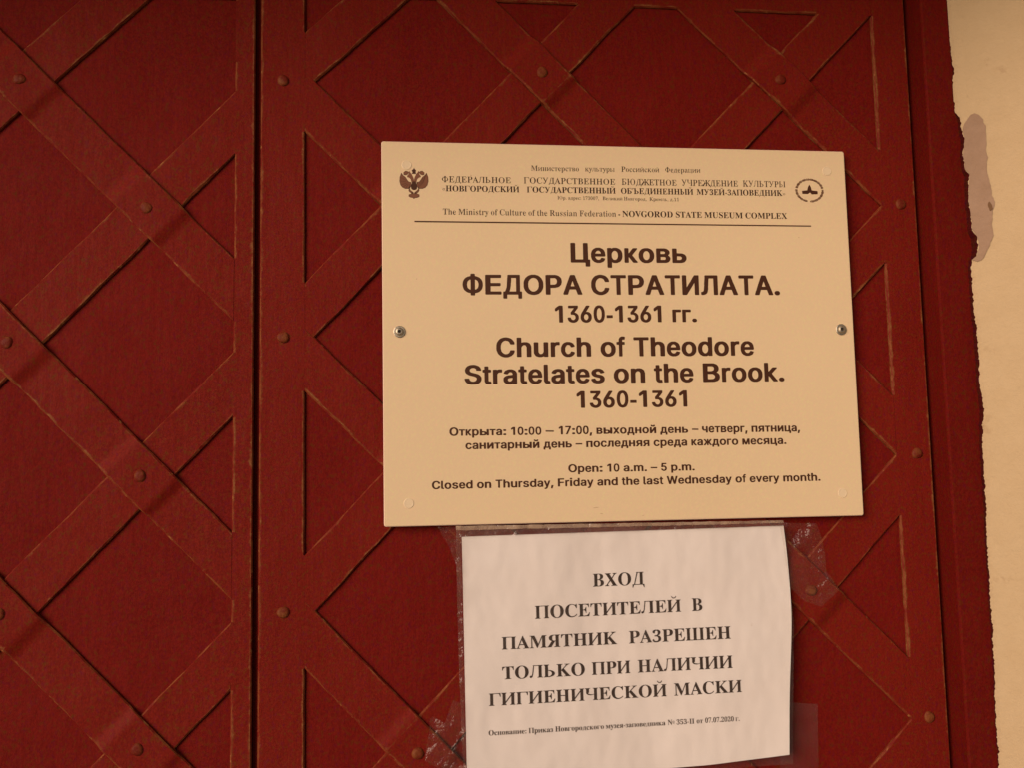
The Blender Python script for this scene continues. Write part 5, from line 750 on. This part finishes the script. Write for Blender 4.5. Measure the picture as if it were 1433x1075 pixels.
def leaf(name, label, xa, xb, box, back, slash, nodes_extra, y0):
    t = thing(name, label, "door", ((xa + xb) / 2, y0 + .02, Z0 + ZB))
    xl, xr, zl, zh = box
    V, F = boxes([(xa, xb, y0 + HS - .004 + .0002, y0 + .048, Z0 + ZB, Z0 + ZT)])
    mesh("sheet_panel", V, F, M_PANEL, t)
    hwv = .0196 * math.sqrt(2)
    cl, cr, ct, cb = [], [], [], []
    for l in back + slash:
        (x1, z1), (x2, z2) = l; k = (z2 - z1) / (x2 - x1)
        hv = .0196 * math.sqrt(1 + k * k); hh = hv / abs(k)
        for X, cc in ((xl, cl), (xr, cr)):
            z = z1 + k * (X - x1); cc.append((z - hv, z + hv))
        for Zv, cc in ((zh, ct), (zl, cb)):
            x = x1 + (Zv - z1) / k; cc.append((x - hh, x + hh))
    yb = y0
    bar_with_open_edge("stile", t, 1, xl, xa, ZB, ZT, [c for c in cl if c[0] < zh and c[1] > zl] + [(zh, ZT), (ZB, zl)], yb)
    bar_with_open_edge("stile", t, -1, xr, xb, ZB, ZT, [c for c in cr if c[0] < zh and c[1] > zl] + [(zh, ZT), (ZB, zl)], yb)
    bar_with_open_edge("rail", t, -1, zh, ZT, xl + .0003, xr - .0003, [c for c in ct if c[0] < xr and c[1] > xl], yb, True)
    bar_with_open_edge("rail", t, 1, zl, ZB, xl + .0003, xr - .0003, [c for c in cb if c[0] < xr and c[1] > xl], yb, True)
    sd = 1 + abs(xa) * 10
    for l in slash:
        sd += 1; strip(t, l, box, [], yb, sd)
    for l in back:
        sd += 1; bumps = []; L = math.hypot(l[1][0] - l[0][0], l[1][1] - l[0][1])
        pts = []
        for m in slash:
            x, z = cross_at(l, m)
            if xl + .02 < x < xr - .02 and zl + .02 < z < zh - .02:
                s = ((x - l[0][0]) * (l[1][0] - l[0][0]) + (z - l[0][1]) * (l[1][1] - l[0][1])) / L
                bumps.append(s); pts.append((x, z))
        if strip(t, l, box, bumps, yb, sd, over=True):
            for (x, z) in pts: rivet(t, x + rnd.uniform(-.002, .002), z + rnd.uniform(-.002, .002), yb - 2 * HS + .0002)
    for (x, z) in nodes_extra: rivet(t, x, z, yb - HS + .0001)
    return t
P = .2335
mmL = lambda l: [tuple((x / 1000, z / 1000) for x, z in q) for q in l]
back = mmL([((160, 239), (281, 121)), ((-70, 240), (281, -115)), ((-301, 226), (281, -352)), ((-301, -5), (45, -352)), ((-300, -239), (-187.5, -356.6)), ((-301, 459), (-70, 240))][:5])
slash = mmL([((-301, 226), (-217, 307)), ((-301, -5), (-70, 240)), ((-300, -239), (160, 239)), ((-300, -473), (281, 121)), ((45, -352), (281, -115)), ((160, -470), (281, -352))])
slash = slash[:4] + slash[4:]
for k in range(3, 6):
    back.append(((-.301, -.239 - P * (k - 2)), (.281, -.239 - P * (k - 2) - .586)))
    slash.append(((-.301, -.473 - P * (k - 2)), (.281, -.473 - P * (k - 2) + .594)) if k > 6 else ((.281 - .3, -.352 - P * (k - 2) - .3), (.281, -.352 - P * (k - 2))))
YD = HS                     # sheet surface; strip tops then stand at y = 0
ext = [(-.301, .2257), (-.3003, -.0048), (-.2996, -.2391), (-.300, -.473), (-.300, -.707), (.2724, .1222), (.2738, -.1139), (.2703, -.351), (.271, -.585)]
right = leaf("door_leaf", "dark red iron-latticed door leaf with the cream sign screwed onto it", LX2, LX3, (-.2820, .2537, -1.53, .3075), back, slash, ext, YD)
backL = mmL([((-306, 233), (-380, 309)), ((-523, 219), (-306, 0.5)), ((-526, -10), (-306, -237)), ((-524.5, -233), (-306, -459))])
slashL = mmL([((-526, -10), (-306, 226)), ((-523, 219), (-433, 309)), ((-524.5, -233), (-306, -8)), ((-524, -457), (-306, -237))])
for k in range(1, 7):
    backL.append(((-.5245, -.233 - P * k), (-.306, -.459 - P * k))); 
    if k < 5: slashL.append(((-.524, -.457 - P * k), (-.306, -.237 - P * k)))
backL.append(((-.633, .332 + .0), (-.523, .219)) if False else ((-.74, .21), (-.526, -.0105 + .0)) if False else ((-.635, .332), (-.6, .297)))
backL = [l for l in backL if abs(l[0][0] + .635) > 1e-6]
left = leaf("door_leaf", "dark red latticed door leaf left of the vertical seam, bare of signs", LX0, LX1, (-.88, -.3425, -1.53, .3010), backL, slashL, [], YD + .0015)
V, F = boxes([(LX1 + .0003, LX2 - .0003, YD + .0045, YD + .05, Z0 + ZB, Z0 + ZT)]); mesh("cover_strip", V, F, M_PANEL, left)

# ------------------------------------------------------------------ the sign
SW, SH = .43, .3391
sign = thing("information_sign", "cream rectangular plastic sign with brown Russian and English church lettering, screwed to the door", "sign", (0, SIGN_Y + .0018, Z0 - SH / 2))
def rounded(w_, h_, r, n=5):
    P = []
    for cx, cz, a0 in ((w_ / 2 - r, h_ / 2 - r, 0), (-w_ / 2 + r, h_ / 2 - r, 90), (-w_ / 2 + r, -h_ / 2 + r, 180), (w_ / 2 - r, -h_ / 2 + r, 270)):
        for i in range(n + 1):
            a = math.radians(a0 + 90 * i / n); P.append((cx + r * math.cos(a), cz + r * math.sin(a)))
    return P
pr = rounded(SW, SH, .002); pi_ = rounded(SW - .0012, SH - .0012, .0016)
n = len(pr)
V = [(x, SIGN_Y, z + Z0) for x, z in pi_] + [(x, SIGN_Y + .0006, z + Z0) for x, z in pr] + [(x, SIGN_Y + .0018, z + Z0) for x, z in pr]
F = [tuple(range(n))[::-1]] + [((i + 1) % n, i, n + i, n + (i + 1) % n) for i in range(n)] + [(n + (i + 1) % n, n + i, 2 * n + i, 2 * n + (i + 1) % n) for i in range(n)] + [tuple(range(2 * n, 3 * n))]
mesh("plate", V, F, [M_PLATE, M_EDGE], sign, [0] + [1] * (2 * n) + [1])
byp = {}
for t in TEXT: byp.setdefault((t[0], t[1]), []).append(t[2:])
for (part, surf), ws in byp.items():
    if surf != 's': continue
    V, F = lettering(ws, 's'); mesh(part, V, F, M_INK3 if part in ("ministry_line", "address_line", "institution_line", "museum_line", "english_line") else M_INK, sign)
def ink(name, polys, y, m, parent):
    V, F = [], []
    for P in polys:
        k = len(V); V += [(x / 1000, y, z / 1000 + Z0) for x, z in P]
        for t in tessellate_polygon([[Vector((x, z, 0)) for x, z in P]]):
            a, b, c = (P[i] for i in t)
            if (b[0] - a[0]) * (c[1] - a[1]) - (c[0] - a[0]) * (b[1] - a[1]) < 0: t = t[::-1]
            F.append(tuple(k + i for i in t))
    return mesh(name, V, F, m, parent)
def outline(P, wd):
    out = []
    for i in range(len(P)):
        a, b = Vector(P[i]), Vector(P[(i + 1) % len(P)]); d_ = (b - a).normalized(); nn = Vector((-d_.y, d_.x)) * wd / 2
        a = a - d_ * wd * .3; b = b + d_ * wd * .3
        out.append([tuple(a + nn), tuple(a - nn), tuple(b - nn), tuple(b + nn)])
    return out
em = ink("eagle_emblem", [p for k, p in EMBLEM if k in ("wing", "head", "claw", "leg", "tail", "crown")], SIGN_Y - .00010, M_INK2, sign)
lines = []
for k, p in EMBLEM:
    if k in ("wing", "claw", "leg", "tail"): lines += outline(p, .32)
for k, p in EMBLEM:                                  # feather lines across each wing
    if k == "wing":
        c = Vector(p[4]) * .6 + Vector(p[5]) * .4
        for q in p[7:13]:
            q = Vector(q) * .93 + c * .07; m_ = c * .62 + q * .38; d_ = (q - m_).normalized(); nn = Vector((-d_.y, d_.x)) * .11
            lines.append([tuple(m_ + nn), tuple(m_ - nn), tuple(q - nn), tuple(q + nn)])
ink("emblem_lines", lines, SIGN_Y - .00016, M_INK, em)
ink("emblem_shield", [p for k, p in EMBLEM if k in ("body", "crown")], SIGN_Y - .00022, M_INK, em)
lm = ink("museum_logo", LOGO_MARK, SIGN_Y - .00012, M_INK, sign)
(cx, cz), (rx, _), (_, rz) = LOGO_RING
rx -= cx; rz -= cz
ticks = []
k = 0
for i in range(64):
    a = 2 * math.pi * (i + .5) / 64
    dg = math.degrees(a) % 360
    if min(abs(dg - 8), abs(dg - 172), abs(dg - 352 + 360) if dg < 5 else 99, abs(dg - 265)) < 5: continue
    w1 = .034 + .014 * rnd.random(); r0, r1 = (.90, 1.085) if i % 3 else (.92, 1.06)
    ticks.append([(cx + rx * r0 * math.cos(a - w1), cz + rz * r0 * math.sin(a - w1)), (cx + rx * r1 * math.cos(a - w1), cz + rz * r1 * math.sin(a - w1)),
                  (cx + rx * r1 * math.cos(a + w1), cz + rz * r1 * math.sin(a + w1)), (cx + rx * r0 * math.cos(a + w1), cz + rz * r0 * math.sin(a + w1))])
ink("logo_ring", ticks, SIGN_Y - .00012, M_INK4, lm)
(ax, az), (bx, bz) = RULE
ink("rule_line", [[(ax, az - .62), (bx, bz - .56), (bx, bz + .56), (ax, az + .62)]], SIGN_Y - .00012, M_INK, sign)
def lathe(prof, n, c):
    V, F = [], []
    for r, h in prof:
        for i in range(n): a = 2 * math.pi * i / n; V.append((c[0] + r * math.cos(a), c[1] - h, c[2] + r * math.sin(a)))
    for k in range(len(prof) - 1):
        for i in range(n): F.append((k * n + i, k * n + (i + 1) % n, (k + 1) * n + (i + 1) % n, (k + 1) * n + i))
    F.append(tuple((len(prof) - 1) * n + i for i in range(n)))
    return V, F
for (x, z) in PLUGS:
    V, F = lathe([(.0044, -.0002), (.0043, .0003), (.0037, .00045), (.0034, .00032), (.0012, .00030)], 28, (x / 1000, SIGN_Y, z / 1000 + Z0)); mesh("plug_cap", V, F, M_PLUG, sign, smooth=False)
for (x, z) in SCREWS:
    V, F = lathe([(.0052, -.0001), (.0052, .0006), (.0046, .0009), (.0036, .0009), (.0036, .0014), (.0031, .0024), (.0021, .0029), (.0015, .0029), (.0013, .0011), (.0004, .0010)], 24, (x / 1000, SIGN_Y, z / 1000 + Z0))
    s = mesh("screw", V, F, M_STEEL, sign)
    V, F = lathe([(.00135, .0013), (.0003, .0014)], 6, (x / 1000, SIGN_Y, z / 1000 + Z0)); mesh("recess", V, F, M_RECESS, s)

for (x, z, l, w_, a) in SCUFFS:
    ca, sa = math.cos(a), math.sin(a)
    P_ = [(x + ca * u * l - sa * v * w_, z + sa * u * l + ca * v * w_) for u, v in ((-1, 0), (-.5, -.8), (.3, -1), (1, -.1), (.5, .7), (-.4, 1))]
    ink("scuff_mark", [P_], SIGN_Y - .00006, M_SCUFF, sign)

# ------------------------------------------------------------------ the paper notice
notice = thing("paper_notice", "white sheet of paper with black Russian capitals hanging under the cream sign", "notice", (-.02, -.0085, Z0 - .385))
NV, NU = len(PAPER_GRID), len(PAPER_GRID[0])
S = 4; gu, gv_ = (NU - 1) * S + 1, (NV - 1) * S + 1
def cr(p, t):
    a, b, c, d_ = p; return .5 * (2 * b + (c - a) * t + (2 * a - 5 * b + 4 * c - d_) * t * t + (3 * b - a - 3 * c + d_) * t ** 3)
def gp(i, j, k):
    def ex(r, i):
        if i < 0: return 2 * r[0][k] - r[1][k]
        if i > len(r) - 1: return 2 * r[-1][k] - r[-2][k]
        return r[i][k]
    if j < 0: return 2 * gp(i, 0, k) - gp(i, 1, k)
    if j > NV - 1: return 2 * gp(i, NV - 1, k) - gp(i, NV - 2, k)
    return ex(PAPER_GRID[j], i)
V = []
for j in range(gv_):
    for i in range(gu):
        fi, fj = i / S, j / S; i0 = min(int(fi), NU - 2); j0 = min(int(fj), NV - 2); ti, tj = fi - i0, fj - j0
        q = [cr([cr([gp(i0 + a, j0 + b, k) for a in (-1, 0, 1, 2)], ti) for b in (-1, 0, 1, 2)], tj) / 1000 for k in (0, 1)]
        V.append((q[0], paper_y(*q), q[1] + Z0))
nf = len(V); F = []
V += [(x, y + .00018, z) for x, y, z in V]
for j in range(gv_ - 1):
    for i in range(gu - 1):
        a = j * gu + i; F.append((a, a + gu, a + gu + 1, a + 1)); F.append((nf + a, nf + a + 1, nf + a + gu + 1, nf + a + gu))
edge = [i for i in range(gu)] + [j * gu + gu - 1 for j in range(1, gv_)] + [(gv_ - 1) * gu + i for i in range(gu - 2, -1, -1)] + [j * gu for j in range(gv_ - 2, 0, -1)]
for a, b in zip(edge, edge[1:] + edge[:1]): F.append((a, b, nf + b, nf + a))
mesh("paper_sheet", V, F, M_PAPER, notice, smooth=False)
for (part, surf), ws in byp.items():
    if surf != 'p': continue
    V, F = lettering(ws, 'p'); mesh(part, V, F, M_PRINT2 if part == "footnote_text" else M_PRINT, notice)

# ------------------------------------------------------------------ clear plastic: the sleeve and strips of tape
def film_mesh(name, pts, step, yfun, jit, m, parent=None, smooth_=False):
    poly = []
    for a, b in zip(pts, pts[1:] + pts[:1]):
        L = math.hypot(a[0] - b[0], a[1] - b[1]); k = max(1, round(L / step))
        for i in range(k): poly.append(Vector((a[0] + (b[0] - a[0]) * i / k + rnd.uniform(-.25, .25), a[1] + (b[1] - a[1]) * i / k + rnd.uniform(-.25, .25))))
    def ins(p):
        c = False
        for i in range(len(pts)):
            a, b = pts[i], pts[i - 1]
            if (a[1] > p[1]) != (b[1] > p[1]) and p[0] < (b[0] - a[0]) * (p[1] - a[1]) / (b[1] - a[1]) + a[0]: c = not c
        return c
    xs = [p[0] for p in pts]; zs = [p[1] for p in pts]; inner = []
    z = min(zs)
    while z < max(zs):
        x = min(xs)
        while x < max(xs):
            q = (x + rnd.uniform(-.4, .4) * step, z + rnd.uniform(-.4, .4) * step)
            if ins(q) and min((Vector(q) - p).length for p in poly) > step * .45: inner.append(Vector(q))
            x += step
        z += step
    nb = len(poly)
    r = delaunay_2d_cdt(poly + inner, [(i, (i + 1) % nb) for i in range(nb)], [], 1, .001)
    V = [(p.x / 1000, yfun(p.x / 1000, p.y / 1000) + rnd.uniform(-jit, jit), p.y / 1000 + Z0) for p in r[0]]
    return mesh(name, V, [tuple(f) for f in r[2]], m, parent, smooth=smooth_)
def sl_y(x, z):
    e = clampf((-.150 - x) / .012, 0, 1)
    return paper_y(x, z) - .0012 - .0012 * noise.noise((x * 30, z * 30, 2)) * 1 - .004 * e * (noise.noise((x * 60, z * 55, 5)))
sleeve = thing("plastic_sleeve", "clear plastic sleeve with crumpled left edge enclosing the white paper notice", "sleeve", (-.02, -.010, Z0 - .385))
film_mesh("front_film", SLEEVE, 7, sl_y, .0002, M_SLEEVE, sleeve, True)
top_e = [p for p in SLEEVE[:2]]
sm = [SLEEVE[0], SLEEVE[1], (SLEEVE[1][0] + .3, SLEEVE[1][1] - 5.5), (SLEEVE[0][0] + .3, SLEEVE[0][1] - 9.5)]
film_mesh("welded_seam", sm, 4, lambda x, z: sl_y(x, z) - .0009, .0003, M_SEAM, sleeve)
sm = [SLEEVE[0], SLEEVE[1], (SLEEVE[1][0] + .3, SLEEVE[1][1] - 2.3), (SLEEVE[0][0] + .3, SLEEVE[0][1] - 3.6)]
film_mesh("sleeve_lip", sm, 4, lambda x, z: sl_y(x, z) - .0016, .0002, M_LIP, sleeve)
sm = [SLEEVE[0], (SLEEVE[0][0] + 4.6, SLEEVE[0][1])] + [(x + w_, z) for (x, z), w_ in zip(SLEEVE[:5:-1], (4.2, 3.6, 3.2, 2.6))] + SLEEVE[6:]
sm = [SLEEVE[0], (SLEEVE[0][0] + 4.5, SLEEVE[0][1] - 4), (SLEEVE[9][0] + 4, SLEEVE[9][1]), (SLEEVE[8][0] + 3.6, SLEEVE[8][1]), (SLEEVE[7][0] + 2.6, SLEEVE[7][1]), SLEEVE[7], SLEEVE[8], SLEEVE[9]]
film_mesh("crumpled_edge", sm, 2.4, lambda x, z: sl_y(x, z) - .0014 - .0016 * noise.noise((x * 420, z * 70, 6)), .00025, M_TAPE, sleeve, True)
def tape(pts, label, ybase, amp, jit, step, m, sc=70):
    o = film_mesh("clear_tape", pts, step, lambda x, z: ybase - amp * (.5 + noise.noise((x * sc, z * sc, 3))) , jit, m)
    o["label"] = label; o["category"] = "tape"; o["group"] = "pieces of clear tape holding the notice"; return o
tape(TAPE_UPPER_LEFT, "crinkled clear tape at the upper left corner of the paper notice", -.0075, .004, .0006, 6, M_TAPE)
tape(TAPE_LOWER_LEFT, "crumpled shiny clear tape beside the lower left of the paper notice", -.0100, .005, .0016, 9, M_TAPE)
tape(TAPE_UPPER_RIGHT, "wrinkled clear tape stuck to the door at the notice's upper right corner", -.0080, .004, .0006, 8, M_TAPE)
tape(TAPE_LOWER_RIGHT, "flat square-cut clear tape at the lower right edge of the paper notice", -.0012, .0, .0001, 8, M_TAPE2)
